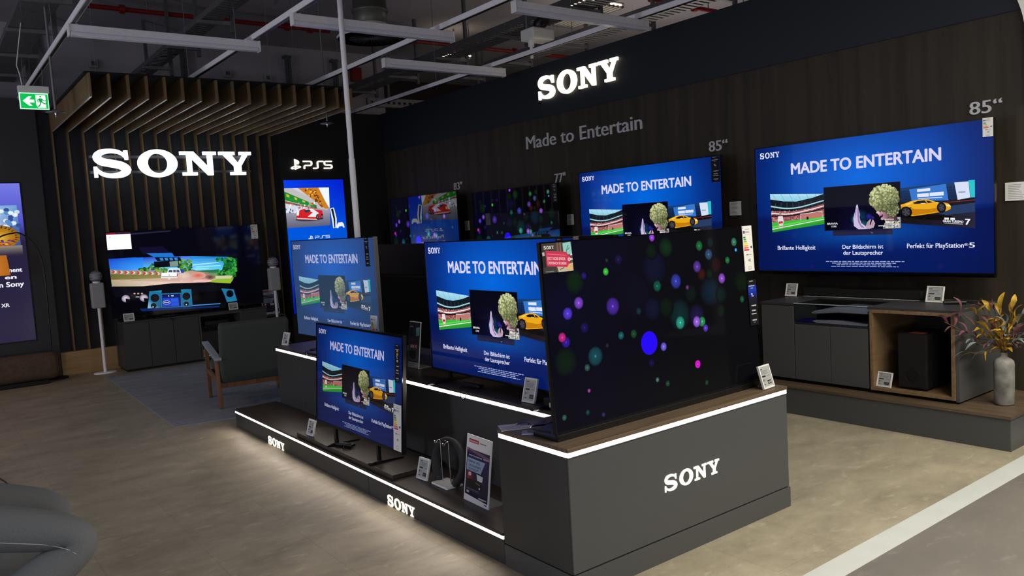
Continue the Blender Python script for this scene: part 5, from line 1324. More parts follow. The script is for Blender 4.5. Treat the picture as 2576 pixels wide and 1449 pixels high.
# leaflet stands
def leaflet_canvas():
    A = 2.1; c = Canvas(A); c.rect(0, 0, 1, 1, (228, 228, 230))
    c.rect(.10, .045, .50, .10, (176, 40, 46)); c.text('MediaMarkt', .13, .088, .47, .026, (240, 220, 220), .02); c.rect(.54, .070, .80, .083, (120, 110, 115))
    c.grid(6, 12, lambda u, v: lerp(lerp((58, 44, 92), (26, 30, 66), v), (24, 26, 48), clamp01(v*1.2-.3)), .03, .20, .97, .93)
    c.poly([(.03, .185), (.97, .25), (.97, .30), (.03, .22)], (120, 90, 110)); c.poly([(.08, .265), (.72, .275), (.72, .325), (.08, .315)], (34, 28, 74)); c.text('MADE TO ENTERTAIN', .12, .306, .66, .020, (225, 225, 235), .02)
    c.shapes(WORD, .72, .300, .94, .018, (230, 230, 238), WORD_W)
    c.poly([(.06, .34), (.80, .34), (.64, .53), (.06, .53)], (150, 172, 205)); c.text('DEINE PS5', .12, .405, .60, .036, (24, 26, 44), .02); c.text('GESCHENKT.', .12, .465, .66, .036, (24, 26, 44), .02); c.rect(.12, .485, .56, .495, (80, 90, 120)); c.rect(.12, .505, .50, .513, (60, 70, 100))
    c.grid(3, 3, lambda u, v: lerp((170, 40, 46), (60, 30, 50), u), .10, .54, .36, .66); c.disc(.20, .58, .06, (200, 190, 195), sq=.03); c.poly([(.48, .55), (.74, .56), (.72, .64), (.52, .65)], (214, 214, 222))
    c.poly([(.10, .66), (.60, .64), (.72, .70), (.72, .78), (.08, .78)], (16, 14, 22)); c.line([(.45, .68), (.62, .70)], .012, (200, 170, 150)); c.disc(.62, .75, .03, (200, 205, 215)); c.rect(.10, .80, .60, .806, (150, 130, 140)); c.rect(.10, .82, .66, .824, (110, 100, 120))
    c.rect(.10, .84, .20, .87, (190, 190, 195)); c.rect(.60, .885, .92, .90, (210, 212, 220)); c.rect(.60, .905, .80, .911, (160, 160, 170)); c.poly([(.03, .90), (.80, .925), (.97, .93), (.97, .97), (.03, .97)], (228, 228, 230)); c.rect(.84, .945, .94, .965, (90, 96, 150))
    return c.mesh('leaflet_print'), A
LEAF, LEAF_A = leaflet_canvas()
def leaflet2_canvas():
    A = 2.5; c = Canvas(A); c.grid(4, 10, lambda u, v: lerp((40, 42, 48), (90, 92, 98), clamp01(v*.9)))
    c.shapes(WORD, .08, .11, .36, .022, (190, 190, 195), WORD_W); c.poly([(.62, .12), (.94, .10), (.96, .28), (.66, .30)], (110, 170, 175)); c.line([(.74, .27), (.84, .15)], .03, (60, 90, 95))
    c.poly([(.06, .36), (.40, .32), (.66, .38), (.60, .44), (.1, .46)], (70, 66, 66)); c.poly([(.10, .47), (.90, .47), (.90, .57), (.10, .57)], (110, 46, 58)); c.text('600 €', .18, .56, .78, .07, (226, 222, 222), .02)
    c.poly([(.08, .63), (.70, .62), (.74, .78), (.30, .80), (.1, .74)], (26, 27, 32)); c.rect(.06, .84, .90, .86, (30, 30, 34)); c.grid(2, 2, lambda u, v: (176, 176, 180), .04, .87, .96, .985); c.rect(.10, .90, .70, .915, (110, 110, 115)); c.rect(.10, .94, .60, .952, (120, 120, 125))
    return c.mesh('leaflet_print'), A
LEAF2, LEAF2_A = leaflet2_canvas()
ACR = mat('acrylic', (235, 238, 240), 0.05, trans=0.85, ior=1.1)
def leaflet_stand(loc, yaw, W_, H_, me, A, label, lean=0.14):
    t = thing('leaflet_stand', label, 'leaflet stand', loc, yaw, 'acrylic leaflet stands'); rot = (-lean, 0, 0); m = Matrix.Rotation(-lean, 4, 'X')
    o = MB().box(-W_/2-.003, W_/2+.003, 0.0005, 0.006, 0, H_+.005).build('acrylic_back', WHITEP, t, local=True, bevel=0.001); o.rotation_euler = rot
    o = put(me, 'leaflet', PRINTD, t, m @ Vector((-W_/2, -0.0005, H_)), W_, H_, A, rot); o.scale = (W_, 1, H_/A)
    MB().box(-W_/2, W_/2, -0.002, 0.11, 0.0, 0.003).build('acrylic_foot', ACR, t, local=True)
leaflet_stand((2.214, 3.37, 0.1575), math.atan2(-.24, -.01), 0.235, 0.345, LEAF, LEAF_A, 'upright leaflet about a free console on the low step beside the end block')
leaflet_stand((2.66, 4.72, HB+0.001), -1.53, 0.135, 0.315, LEAF2, LEAF2_A, 'upright grey leaflet offering 600 euro on the middle counter')
# papers on the end block
def flat_print(A, fn): c = Canvas(A); fn(c); return c.mesh('paper_print'), A
def pa(c):
    c.rect(0, 0, 1, 1, (214, 214, 212)); c.poly([(.62, .05), (.95, .05), (.95, .35), (.70, .35)], (60, 62, 70)); c.rect(.08, .44, .80, .49, (170, 60, 70))
    for k in range(5): c.rect(.08, .56+.07*k, .5+.07*k, .585+.07*k, (150, 150, 152))
    c.rect(.55, .18, .66, .30, (40, 44, 60))
def pb(c): c.grid(3, 3, lambda u, v: lerp((60, 54, 66), (36, 34, 44), v)); c.poly([(.3, .3), (.8, .3), (.75, .6), (.3, .6)], (130, 60, 84)); c.rect(.1, .75, .7, .8, (120, 120, 125))
def pc(c): c.rect(0, 0, 1, 1, (150, 160, 176)); c.poly([(.2, .1), (.9, .1), (.7, .7), (.3, .6)], (44, 36, 60)); c.rect(.3, .3, .6, .45, (150, 60, 80)); c.rect(0, .75, .4, 1, (220, 220, 222))
for fn, A, x, y, rz, w, l in ((pa, .72, 2.165, 2.915, -.45, .150, 'white printed leaflet lying at the left rear corner of the end block'), (pb, .75, 2.262, 2.918, -.9, .12, 'dark printed leaflet lying behind the white one on the end block'), (pc, .7, 2.158, 2.775, -.7, .10, 'small coloured leaflet lying at the front left of the end block top')):
    me, A = flat_print(A, fn)
    h = w*A
    o = MB().box(-w/2, w/2, -h/2, h/2, 0, 0.0015).build('leaflet_card', WHITEP, None, local=True); o.location = (x, y, HB+0.001); o.rotation_euler = (0, 0, rz+PI/2*0)
    tag(o, l, 'leaflet', 'loose leaflets on the end block')
    q = put(me, 'printed_face', PRINT, o, (-w/2, h/2, 0.0016), w, w*A, A, (-PI/2, 0, 0)); q.scale = (w, 1, w)
# remote on the counter and on the board
p = onz(1205, 972, HB)
remote((2.545, 3.83, HB+0.001), -1.45, 'black remote with cord looping over the counter edge below the advert television', 0.165, [(-.02, -.02, .012), (-.03, -.05, .01), (-.01, -.086, .008), (.01, -.0985, -.03), (.03, -.099, -.045), (.05, -.0985, -.03), (.055, -.086, .006), (.03, -.04, .01), (.02, -.02, .012)])
remote((2.185, 4.86, 0.185), -1.2, 'black remote and cord on the board between the feet of the smaller television', 0.15, [(0, -.02, .012), (.03, -.05, .006), (.06, -.075, .005), (.09, -.06, .005), (.07, -.02, .005), (.03, .0, .03)])
t = remote((2.545, 6.10, HB+0.001), -1.5, 'black remote with looped cord beside the pedestal of the rear advert television', 0.12, [(-.02, -.02, .012), (-.03, -.06, .01), (-.01, -.083, .007), (0.0, -.0895, -.02), (.015, -.09, -.03), (.03, -.0895, -.02), (.035, -.083, .007), (.02, -.02, .012)])
# small dark box with white tag at the right end of the counter
t = thing('power_box', 'small black power box with a white tag at the right end of the middle counter', 'power box', (2.60, 3.06, HB))
MB().box(2.49, 2.545, 3.02, 3.10, HB+0.001, HB+0.055).build('case', BLACK, t, bevel=0.004)
MB().box(2.489, 2.4895, 3.035, 3.055, HB+0.012, HB+0.035).build('tag', WHITEP, t)

# ------------------------------------------------------------------ lounge corner
# gaming panel screens
def panel_screen(label, x0, x1, z0, z1, yf, pic, A):
    t = thing('panel_display', label, 'display panel', ((x0+x1)/2, yf, z0))
    MB().box(x0-0.012, x1+0.012, yf-0.012, yf-0.001, z0-0.012, z1+0.012).build('casing', BLACK, t, bevel=0.003)
    o = put(pic, 'screen', SCR_TOT, t, (x0-(x0+x1)/2, -0.0125, z1-z0), x1-x0, z1-z0, A); o.scale = (x1-x0, 1, (z1-z0)/A)
    return t
a = ony(712, 453.5, YT); e = ony(862, 453.5, YT)
panel_screen('tall bright blue display with red racing car below the gaming letters', a.x, e.x, a.z-1.97, a.z, YT, CONS, CONS_A)
a = ony(48, 461, 11.5); b_ = ony(86, 854, 11.5)
panel_screen('tall violet display with white words cut by the left picture edge', a.x-0.96, a.x, b_.z, a.z, 11.5, GAME, GAME_A)

# rear sideboard
RY = 11.0
t = thing('sideboard', 'low charcoal sideboard under the television showing a car race', 'cabinet', (2.98, 11.25, 0))
MB().box(2.07, 3.90, RY+0.03, 11.50, 0, 0.03).build('plinth', BLACKM, t)
b = MB().box(2.05, 2.99, RY+0.02, 11.52, 0.03, 0.625).box(3.56, 3.92, RY+0.02, 11.52, 0.03, 0.625).box(2.99, 3.56, 11.48, 11.52, 0.03, 0.625).box(2.99, 3.56, RY+.02, 11.48, 0.03, 0.05)
b.build('carcass', PANEL_D, t)
for x0, x1 in ((2.052, 2.362), (2.364, 2.660), (2.662, 2.985), (3.562, 3.918)): MB().box(x0, x1-0.003, RY, RY+0.018, 0.032, 0.624).build('door', PANEL_D, t, bevel=0.0015)
b = MB().frame(2.988, 3.562, 0.030, 0.626, RY-0.004, 11.47, 0.020); lab(b.build('open_bay', mat('grey_bay', (70, 68, 66), 0.5), t), 'open bay with a grey frame')
MB().box(2.045, 3.925, RY-0.004, 11.53, 0.627, 0.645).build('top', PANEL_D, t, bevel=0.0015)
t = thing('set_top_box', 'dark box on a shelf in the open bay of the low sideboard', 'device', (3.25, 11.3, 0.46))
MB().box(3.01, 3.54, 11.1, 11.46, 0.445, 0.457).build('shelf', BLACKM, t); MB().box(3.10, 3.42, 11.15, 11.4, 0.458, 0.52).build('case', GLOSSBLK, t, bevel=0.004)
W8 = 1.965; Y8 = 11.15
a = ony(262, 582, Y8)
television('television', 'television showing a car race from the cockpit, on the low sideboard by the oak slats', (a.x+W8/2, Y8, 0.6455), 0, W8, 1.120, a.z-1.120-0.008-0.6455, RACER, RACER_A, SCR_BRI, depth=0.05, stand=feet((-0.72, 0.72), 0.13, 0.16, 0.045), energy=(W8/2-0.098, 1.124, 0.096, 0.20))
remote((2.62, 10.99+.06, 0.646), 0.05, 'black remote with a cord loop at the front of the low sideboard', 0.16, [(0, -.02, .012), (.0, -.055, .005), (.02, -.062, -.03), (.05, -.062, -.04), (.07, -.055, .0), (.06, -.02, .015)])
price_tag((2.146, 11.06, 0.646), 0.0, 0.128, 0.105, 'white price tag at the left end of the low sideboard')
price_tag((3.48, 11.06, 0.646), 0.0, 0.125, 0.10, 'white price tag near the right end of the low sideboard')
price_tag((3.07, 11.04, 0.052), 0.0, 0.115, 0.10, 'white price tag at the bottom of the open bay of the low sideboard')
leaflet_stand((4.095, 11.3, 0.50), 0.1, 0.25, 0.36, LEAF, LEAF_A, 'leaflet standing behind the armchair beside the right tower speaker')
t = thing('side_table', 'dark side table carrying a leaflet behind the armchair', 'side table', (4.08, 11.35, 0))
MB().box(3.93, 4.26, 11.18, 11.5, 0.478, 0.499).build('table_top', PANEL_D, t, bevel=0.002)
for x in (3.945, 4.245):
    for y in (11.195, 11.485): MB().box(x-0.012, x+0.012, y-0.012, y+0.012, 0, 0.478).build('leg', PANEL_D, t)

# two tower speakers
SPK = mat('speaker_fabric', (150, 150, 150), 0.85, noise=((150, 150, 150), 0.15), bump=0.2)
CLEAR = mat('clear_globe', (215, 216, 220), 0.05, trans=0.85, ior=1.2)
def tower(x, y, label, dz=0.0):
    t = thing('tower_speaker', label, 'speaker', (x, y, 0), 0, 'pale tower speakers')
    MB().lathe([(0.135, 0.0), (0.135, 0.010), (0.125, 0.014), (0.0, 0.014)], (x, y, 0), 40, sy=0.75).build('base_plate', WHITEM, t)
    MB().tube([(x, y, 0.012), (x, y, 0.87+dz)], 0.019, 16).build('pole', WHITEM, t)
    MB().box(x-0.078, x+0.078, y-0.05, y+0.05, 0.84+dz, 1.165+dz).build('speaker_body', SPK, t, bevel=0.018, seg=3)
    MB().tube([(x, y, 1.16+dz), (x, y, 1.185+dz)], 0.045, 20).build('collar', WHITEM, t)
    MB().lathe([(0.0, -0.078), (0.03, -0.072), (0.055, -0.055), (0.072, -0.03), (0.078, 0.0), (0.072, 0.03), (0.055, 0.055), (0.03, 0.072), (0.0, 0.078)], (x, y, 1.245+dz), 32).build('globe', CLEAR, t); gl = t.children[-1]
    b = MB()
    for zz, r in ((-0.03, .066), (0.0, .072), (0.03, .066)):
        b.lathe([(r, zz-0.006), (r+.0005, zz), (r, zz+0.006), (r-.006, zz), (r, zz-.006)], (x, y, 1.245+dz), 28)
    b.lathe([(0.0, -0.04), (0.045, -0.04), (0.045, 0.03), (0.0, 0.035)], (x, y, 1.245+dz), 20)
    b.build('driver_rings', mat('ring_grey', (185, 185, 188), 0.3), gl)
    return t
tower(1.845, 11.27, 'pale tower speaker with clear globe left of the car race television')
tower(4.09, 11.08, 'pale tower speaker with clear globe right of the car race television', 0.015)

# rug
b = MB().prism([(1.690, 7.265), (3.9, 6.85), (4.1, 10.88), (1.775, 10.78)], 'z', 0.001, 0.008)
tag(b.build('rug', mat('grey_rug', (146, 153, 163), 0.95, noise=((3, 9, 3), 0.25, (128, 134, 142)), bump=0.4)), 'large grey rug under the armchair', 'rug')

# armchair seen from behind
t = thing('armchair', 'grey upholstered armchair with wooden arms, seen from behind on the rug', 'armchair', (2.60, 7.93, 0.012), -0.14)
UPH = mat('grey_upholstery', (60, 64, 62), 0.95, noise=((180, 180, 180), 0.25), bump=0.3)
b = MB(); mm = Matrix.Translation((0, -0.235, 0.20)) @ Matrix.Rotation(0.30, 4, 'X')
b.box(-0.325, 0.325, -0.045, 0.05, 0.03, 0.645, m=mm); b.build('backrest', UPH, t, local=True, bevel=0.03, seg=3)
b = MB(); b.box(-0.315, 0.315, -0.21, 0.37, 0.29, 0.41); b.build('seat', UPH, t, local=True, bevel=0.035, seg=3)
for s in (-1, 1):
    x = s*0.345
    MB().prism([(-0.335, 0.0), (-0.300, 0.0), (-0.235, 0.475), (-0.285, 0.475)], 'x', x-0.018, x+0.018).build('rear_leg', CHAIRWOOD, t, local=True, bevel=0.004)
    MB().prism([(0.335, 0.0), (0.370, 0.0), (0.375, 0.555), (0.325, 0.555)], 'x', x-0.018, x+0.018).build('front_leg', CHAIRWOOD, t, local=True, bevel=0.004)
    MB().prism([(-0.39, 0.470), (-0.37, 0.46), (0.40, 0.550), (0.41, 0.575), (-0.38, 0.492)], 'x', x-0.032, x+0.032).build('armrest', mat('pale_armrest', (150, 158, 164), 0.3), t, local=True, bevel=0.005); lab(t.children[-1], 'pale glossy armrest')
    MB().prism([(-0.28, 0.235), (0.34, 0.255), (0.34, 0.305), (-0.28, 0.285)], 'x', x-0.014, x+0.014).build('side_rail', CHAIRWOOD, t, local=True, bevel=0.003)
MB().box(-0.33, 0.33, -0.285, -0.260, 0.185, 0.235).build('rear_rail', CHAIRWOOD, t, local=True, bevel=0.003)
MB().box(-0.33, 0.33, 0.335, 0.36, 0.24, 0.29).build('front_rail', CHAIRWOOD, t, local=True, bevel=0.003)

# upholstered bench at the left edge
t = thing('bench', 'brown rounded upholstered bench below the violet display', 'bench', (0.35, 11.2, 0))
MB().box(-0.75, 1.345, 11.03, 11.275, 0.045, 0.375).build('cushion', mat('brown_cloth', (92, 74, 60), 0.95, noise=((26, 26, 26), 0.25, (76, 61, 50)), bump=0.4), t, bevel=0.115, seg=7)
MB().box(-0.60, 1.19, 11.035, 11.26, 0.0, 0.05).build('base', BLACKM, t, bevel=0.01)
# arc lamp
t = thing('arc_lamp', 'thin black arc floor lamp with a glowing amber shade at the left edge', 'floor lamp', (1.37, 11.40, 0))
MB().lathe([(0.115, 0.0), (0.115, 0.02), (0.02, 0.03)], (ony(135, 956, 11.30).x+.06, 11.36, 0), 32).build('base', BLACKM, t)
Pp = [tuple(ony(x, y, 11.30)) for x, y in ((135, 956), (131, 900), (126, 840), (121, 780), (117, 740), (112, 690), (100, 640), (80, 607), (50, 587), (30, 587), (0, 596))]+[(0.80, 11.30, 1.72), (0.76, 11.30, 1.60)]
MB().tube(smooth(Pp, 5), 0.009, 8).build('arc_pole', BLACK, t)
SH = mat('amber_shade', (236, 150, 60), 0.7, emit=(240, 140, 40), es=0.42)
MB().lathe([(0.165, 0.0), (0.145, 0.24), (0.142, 0.24), (0.162, 0.0)], (0.765, 11.30, 1.345), 32).build('lamp_shade', SH, t)
MB().lathe([(0.0, -0.035), (0.03, -0.02), (0.035, 0.0), (0.02, 0.03), (0.0, 0.05)], (0.765, 11.30, 1.46), 16).build('bulb', mat('warm_bulb', (255, 230, 190), 0.4, emit=(255, 190, 110), es=22), t)
# dark cord at left edge
q = [onz(x, y, 0.004) for x, y in ((-40, 1180), (0, 1204), (14, 1213), (22, 1221))]
tag(MB().tube(smooth([tuple(p) for p in q], 5), 0.004, 7).build('floor_cord', mat('dark_red_cord', (44, 18, 20), 0.5)), 'dark red cord on the floor at the left picture edge', 'cord')

# ------------------------------------------------------------------ vase and dried branches
VX, VY = 5.635, 2.175
t = thing('vase', 'mottled grey bottle vase on the platform at far right', 'vase', (VX, VY, 0.226))
VM = mat('mottled_glaze', (160, 158, 152), 0.5, noise=((14, 14, 14), 0.2, (96, 95, 92)), bump=0.3)
MB().lathe([(0.0, 0.001), (0.052, 0.001), (0.060, 0.012), (0.061, 0.27), (0.057, 0.292), (0.042, 0.306), (0.026, 0.314), (0.021, 0.322), (0.021, 0.342), (0.024, 0.348), (0.019, 0.348), (0.016, 0.338), (0.016, 0.20)], (VX, VY, 0.226), 40).build('body', VM, t)
t = thing('dried_branches', 'dried branches with yellow, burgundy and grey leaves standing in the grey vase', 'plant', (VX, VY, 0.574))
LM = [mat('leaf_yellow', (200, 160, 40), 0.6, noise=((30, 30, 30), 0.2, (150, 120, 34))), mat('leaf_burgundy', (130, 80, 92), 0.6, noise=((30, 30, 30), 0.2, (96, 58, 68))), mat('leaf_greygreen', (140, 156, 160), 0.55, noise=((30, 30, 30), 0.2, (96, 108, 108)))]
r9 = random.Random(21)
def leaf(b, base, d, L_, w, mi, droop):
    d = Vector(d).normalized(); side = d.cross(Vector((r9.uniform(-.4, .4), r9.uniform(-.4, .4), 1))).normalized(); up = side.cross(d)
    n = 7; vs = []
    for i in range(n+1):
        q = i/n; c = Vector(base)+d*L_*q+Vector((0, 0, -droop*q*q*L_))+up*0.02*math.sin(q*3)
        ww = w*math.sin(PI*min(1, q*.92+.05))**0.8
        vs += [c-side*ww+up*ww*.35, c, c+side*ww+up*ww*.35]
    fs = []
    for i in range(n):
        a = i*3; fs += [(a, a+1, a+4, a+3), (a+1, a+2, a+5, a+4)]
    b._add(vs, fs, mi, True)
def branch(tip, nleaf, L_, w, mi, names):
    base = Vector((VX+r9.uniform(-.012, .012), VY+r9.uniform(-.012, .012), 0.46)); tip = Vector(tip)
    mid = (base+tip)/2+Vector((0, 0, .06)); pts = smooth([tuple(base), (base.x*.9+VX*.1, base.y, 0.58), tuple(mid), tuple(tip)], 5)
    stems.tube([tuple(p) for p in pts], 0.0022, 6)
    b = leaves[mi]
    for k in range(nleaf):
        q = 0.35+0.65*k/max(1, nleaf-1); i = min(len(pts)-2, int(q*(len(pts)-1))); p = pts[i]; d = (pts[i+1]-pts[i]).normalized()
        ax = Vector((r9.uniform(-1, 1), r9.uniform(-1, 1), r9.uniform(-.4, .8))).normalized()
        leaf(b, p, d*(.55 if k < nleaf-1 else 1.4)+ax*.6, L_*r9.uniform(.7, 1.1), w*r9.uniform(.8, 1.2), 0, r9.uniform(.0, .45))
stems = MB(); leaves = [MB(), MB(), MB()]
def pp(x, y, dx=0.0): return onx(1850+x/3.083, 680+y/3.083, VX+dx)
for (x, y, dx, n, L_, w, mi) in ((2050, 290, 0, 7, .14, .017, 0), (2145, 270, .03, 6, .15, .018, 0), (1850, 320, -.05, 7, .14, .016, 0), (2010, 420, -.1, 6, .11, .015, 0), (1960, 300, .06, 6, .13, .015, 0), (1850, 650, -.08, 3, .12, .007, 0), (2180, 350, .0, 5, .12, .012, 0), (2060, 500, -.1, 5, .10, .016, 0), (1900, 480, -.06, 5, .11, .015, 0), (2120, 440, -.04, 6, .12, .015, 0),
                               (1980, 190, .05, 5, .13, .015, 1), (1720, 300, 0, 6, .14, .013, 1), (1620, 400, -.03, 6, .14, .011, 1), (1680, 450, .05, 5, .14, .011, 1), (1760, 530, -.05, 4, .12, .010, 1), (1900, 260, .1, 6, .12, .014, 1), (2200, 480, .1, 6, .12, .013, 1), (1940, 380, .08, 6, .12, .014, 1),
                               (2210, 520, 0, 6, .12, .015, 2), (2230, 330, .05, 5, .12, .014, 2), (1830, 560, .05, 5, .11, .012, 2), (2100, 400, -.08, 6, .10, .013, 2), (1820, 640, .02, 3, .12, .006, 2), (2220, 590, .05, 4, .12, .007, 2)):
    if x < 1930: dx = min(dx, -0.13-0.14*(1930-x)/310)
    branch(pp(x, y, dx), n, L_, w, mi, None)
stems.build('stems', mat('stem_brown', (84, 70, 44), 0.7), t)
for b, n, m, l in zip(leaves, ('yellow_foliage', 'burgundy_foliage', 'grey_foliage'), LM, ('mustard yellow leaves', 'burgundy leaves', 'grey green leaves')): lab(b.build(n, m, t, recalc=False), l)

# ------------------------------------------------------------------ seated person, only the knees in view
t = thing('person', 'person in grey jeans sitting at lower left, only the knees in view', 'person', (-0.12, 3.78, 0))
def skin(name, nodes, edges, m, parent, root=0, sub=2):
    me = bpy.data.meshes.new(name); iv = base_inv(parent)
    me.from_pydata([tuple(iv @ Vector(n[0])) for n in nodes], edges, [])
    o = bpy.data.objects.new(name, me); COL.objects.link(o); o.parent = parent
    s = o.modifiers.new('skin', 'SKIN'); s.use_smooth_shade = True; s.branch_smoothing = 0.6
    for i, n in enumerate(nodes):
        r = n[1]; me.skin_vertices[0].data[i].radius = (r, r) if not isinstance(r, tuple) else r
    for v in me.skin_vertices[0].data: v.use_root = False
    me.skin_vertices[0].data[root].use_root = True
    q = o.modifiers.new('sub', 'SUBSURF'); q.levels = sub; q.render_levels = sub
    me.materials.append(m); return o
SKIN = mat('skin', (196, 150, 126), 0.5)
DENIM = mat('grey_denim', (108, 111, 114), 0.9, noise=((420, 420, 120), 0.15, (96, 99, 103)), bump=0.25)
K = {}
K['R'] = dict(hip=(-0.12, 3.63, 0.615), mid=(0.14, 3.54, 0.575), knee=(0.41, 3.44, 0.505), kf=(0.425, 3.43, 0.455), shin=(0.22, 3.45, 0.335), ank=(0.03, 3.48, 0.215), toe=(0.13, 3.45, 0.155))
K['L'] = dict(hip=(-0.13, 3.93, 0.62), mid=(0.13, 3.91, 0.58), knee=(0.375, 3.87, 0.515), kf=(0.395, 3.86, 0.47), shin=(0.20, 3.87, 0.335), ank=(0.01, 3.88, 0.215), toe=(0.11, 3.86, 0.155))
# body: one continuous surface under the clothes
N = [((-0.20, 3.76, 0.60), (0.09, 0.10)), ((-0.22, 3.77, 0.80), (0.08, 0.09)), ((-0.20, 3.77, 1.00), (0.09, 0.11)), ((-0.18, 3.77, 1.10), 0.062), ((-0.15, 3.76, 1.19), 0.056), ((-0.11, 3.755, 1.265), (0.072, 0.078)), ((-0.105, 3.75, 1.34), (0.088, 0.098)), ((-0.115, 3.75, 1.42), 0.07)]
E = [(i, i+1) for i in range(7)]
for k, sgn in (('R', -1), ('L', 1)):
    q = K[k]; b0 = len(N)
    N += [(q['hip'], 0.060), (q['mid'], 0.050), (q['knee'], 0.040), (q['kf'], 0.036), (q['shin'], 0.034), (q['ank'], 0.032), (q['toe'], 0.026)]
    E += [(0, b0)]+[(b0+i, b0+i+1) for i in range(6)]
    b1 = len(N); y = 3.77+sgn*0.19
    N += [((-0.19, y-sgn*.02, 1.03), 0.042), ((-0.14, y+sgn*.04, 0.82), 0.038), ((0.02, y-sgn*.02, 0.70), 0.032), ((0.07, y-sgn*.05, 0.675), (0.016, 0.036)), ((0.11, y-sgn*.07, 0.668), (0.012, 0.03))]
    E += [(2, b1)]+[(b1+i, b1+i+1) for i in range(4)]
    h = b1+4; hx, hy, hz = N[h][0]
    for f, (dx, dy, L_) in enumerate(((.04, sgn*-.03, 1), (.055, sgn*-.01, 1.1), (.055, sgn*.01, 1.05), (.045, sgn*.03, .9))):
        c0 = len(N); N += [((hx+dx*.5, hy+dy, hz-.004), 0.0085), ((hx+dx*L_, hy+dy*1.2, hz-.022), 0.007)]; E += [(h, c0), (c0, c0+1)]
    c0 = len(N); N += [((hx-.02, hy-sgn*.045, hz-.006), 0.009), ((hx+.01, hy-sgn*.06, hz-.018), 0.008)]; E += [(b1+3, c0), (c0, c0+1)]
skin('body', N, E, SKIN, t)
N = [((-0.21, 3.76, 0.68), (0.17, 0.19)), ((-0.21, 3.76, 0.59), (0.17, 0.19))]; E = [(0, 1)]
for k in 'RL':
    q = K[k]; b0 = len(N)
    N += [(q['hip'], 0.098), (q['mid'], 0.096), (q['knee'], 0.080), (q['kf'], 0.082), (q['shin'], 0.092), ((q['ank'][0], q['ank'][1], q['ank'][2]+.02), 0.074)]
    E += [(1, b0)]+[(b0+i, b0+i+1) for i in range(5)]
j = skin('jeans', N, E, DENIM, t, 1); lab(j, 'grey denim jeans')
# stitched outer seam of the near leg, laid on the cloth
from mathutils.bvhtree import BVHTree
bpy.context.view_layer.update()
_bv = BVHTree.FromObject(j, bpy.context.evaluated_depsgraph_get()); _im = base_inv(t)
S_ = []
for x, y in ((-120, 1352), (-60, 1360), (0, 1366), (50, 1368), (100, 1370), (140, 1375), (170, 1383), (192, 1394)):
    d = ray(x, y).normalized(); hit = _bv.ray_cast(_im @ _C, d)[0]
    if hit is not None: S_.append(tuple(hit-d*0.001))
o = MB().tube(smooth(S_, 4), 0.0016, 6).build('seam', mat('seam_thread', (170, 172, 174), 0.9), t, local=True)
lab(o, 'pale outer seam of the jeans')
SWT = mat('dark_sweater', (40, 42, 48), 0.95)
skin('sweater', [((-0.20, 3.765, 0.56), (0.185, 0.21)), ((-0.22, 3.77, 0.80), (0.165, 0.185)), ((-0.20, 3.77, 1.01), (0.165, 0.19)), ((-0.178, 3.77, 1.12), (0.10, 0.12)), ((-0.165, 3.768, 1.185), (0.075, 0.08))], [(0, 1), (1, 2), (2, 3), (3, 4)], SWT, t)
for s_ in (-1, 1):
    skin('sleeve', [((-0.19, 3.77+s_*.10, 1.06), 0.07), ((-0.19, 3.77+s_*.19, 1.03), 0.082), ((-0.14, 3.77+s_*.235, 0.82), 0.068), ((-0.02, 3.77+s_*.18, 0.72), 0.052)], [(0, 1), (1, 2), (2, 3)], SWT, t)
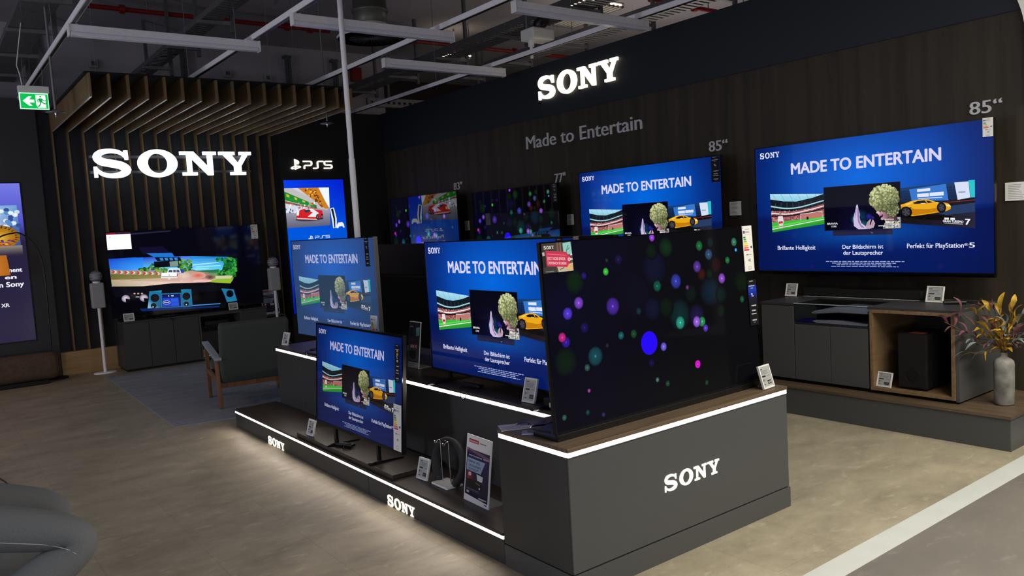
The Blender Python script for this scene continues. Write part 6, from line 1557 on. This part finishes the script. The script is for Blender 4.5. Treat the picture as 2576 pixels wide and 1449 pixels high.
for sy in (-1, 1):
    y = 3.748+sy*0.031
    MB().lathe([(0, -.012), (.009, -.008), (.012, 0), (.009, .008), (0, .012)], (-0.034, y, 1.352), 14).build('eye', mat('eye_white', (226, 224, 220), 0.2), t)
    MB().lathe([(0, -.006), (.005, -.004), (.006, 0), (.005, .004), (0, .006)], (-0.0245, y, 1.352), 12).build('iris', mat('iris_brown', (50, 34, 26), 0.2), t)
    MB().tube([(-0.030, y-.018, 1.371), (-0.022, y, 1.375), (-0.030, y+.018, 1.371)], [.002, .004, .002], 8).build('eyebrow', mat('dark_hair', (36, 28, 24), 0.7), t)
    MB().lathe([(0, -.03), (.010, -.022), (.013, 0), (.012, .018), (0, .028)], (-0.112, 3.752+sy*0.092, 1.345), 14, sx=1.3, sy=.7).build('ear', SKIN, t)
MB().tube([(-0.030, 3.748, 1.362), (-0.018, 3.748, 1.340), (-0.008, 3.748, 1.325), (-0.026, 3.748, 1.318)], [.007, .009, .013, .008], 10).build('nose', SKIN, t)
MB().tube([(-0.036, 3.722, 1.290), (-0.026, 3.735, 1.292), (-0.023, 3.748, 1.291), (-0.026, 3.761, 1.292), (-0.036, 3.774, 1.290)], [.003, .006, .007, .006, .003], 8).build('mouth', mat('lips', (150, 92, 84), 0.5), t)
hm = Matrix.Translation((-0.128, 3.751, 1.368)) @ Matrix.Rotation(math.radians(-28), 4, 'Y')
MB().lathe([(0.0, .108), (0.05, .098), (0.085, .065), (0.103, .015), (0.104, -.02), (0.098, -.03)], (0, 0, 0), 28, m=hm).build('hair', mat('dark_hair', (36, 28, 24), 0.7), t)
for k in 'RL':
    a = Vector(K[k]['ank']); 
    MB().tube([(a.x-.08, a.y+.01, .165), (a.x, a.y, .172), (a.x+.09, a.y-.02, .150), (a.x+.17, a.y-.04, .130)], [.035, .045, .042, .022], 12, flat=0.8).build('shoe', BLACKM, t)
t = thing('stool', 'dark padded stool under the seated person, left of the picture', 'stool', (-0.2, 3.76, 0))
MB().box(-0.46, -0.02, 3.50, 4.02, 0.40, 0.462).build('seat', UPH, t, bevel=0.03, seg=3)
for x in (-0.42, -0.10):
    for y in (3.54, 3.98): MB().tube([(x, y, 0), (x, y, 0.41)], 0.016, 10).build('leg', BLACK, t)
MB().tube([(0.02, 3.46, 0.105), (0.02, 3.94, 0.105)], 0.013, 10).build('foot_rest', BLACK, t)
for y in (3.54, 3.98): MB().tube([(-0.10, y, 0.105), (0.02, min(y, 3.94), 0.105)], 0.012, 10).build('rest_arm', BLACK, t)
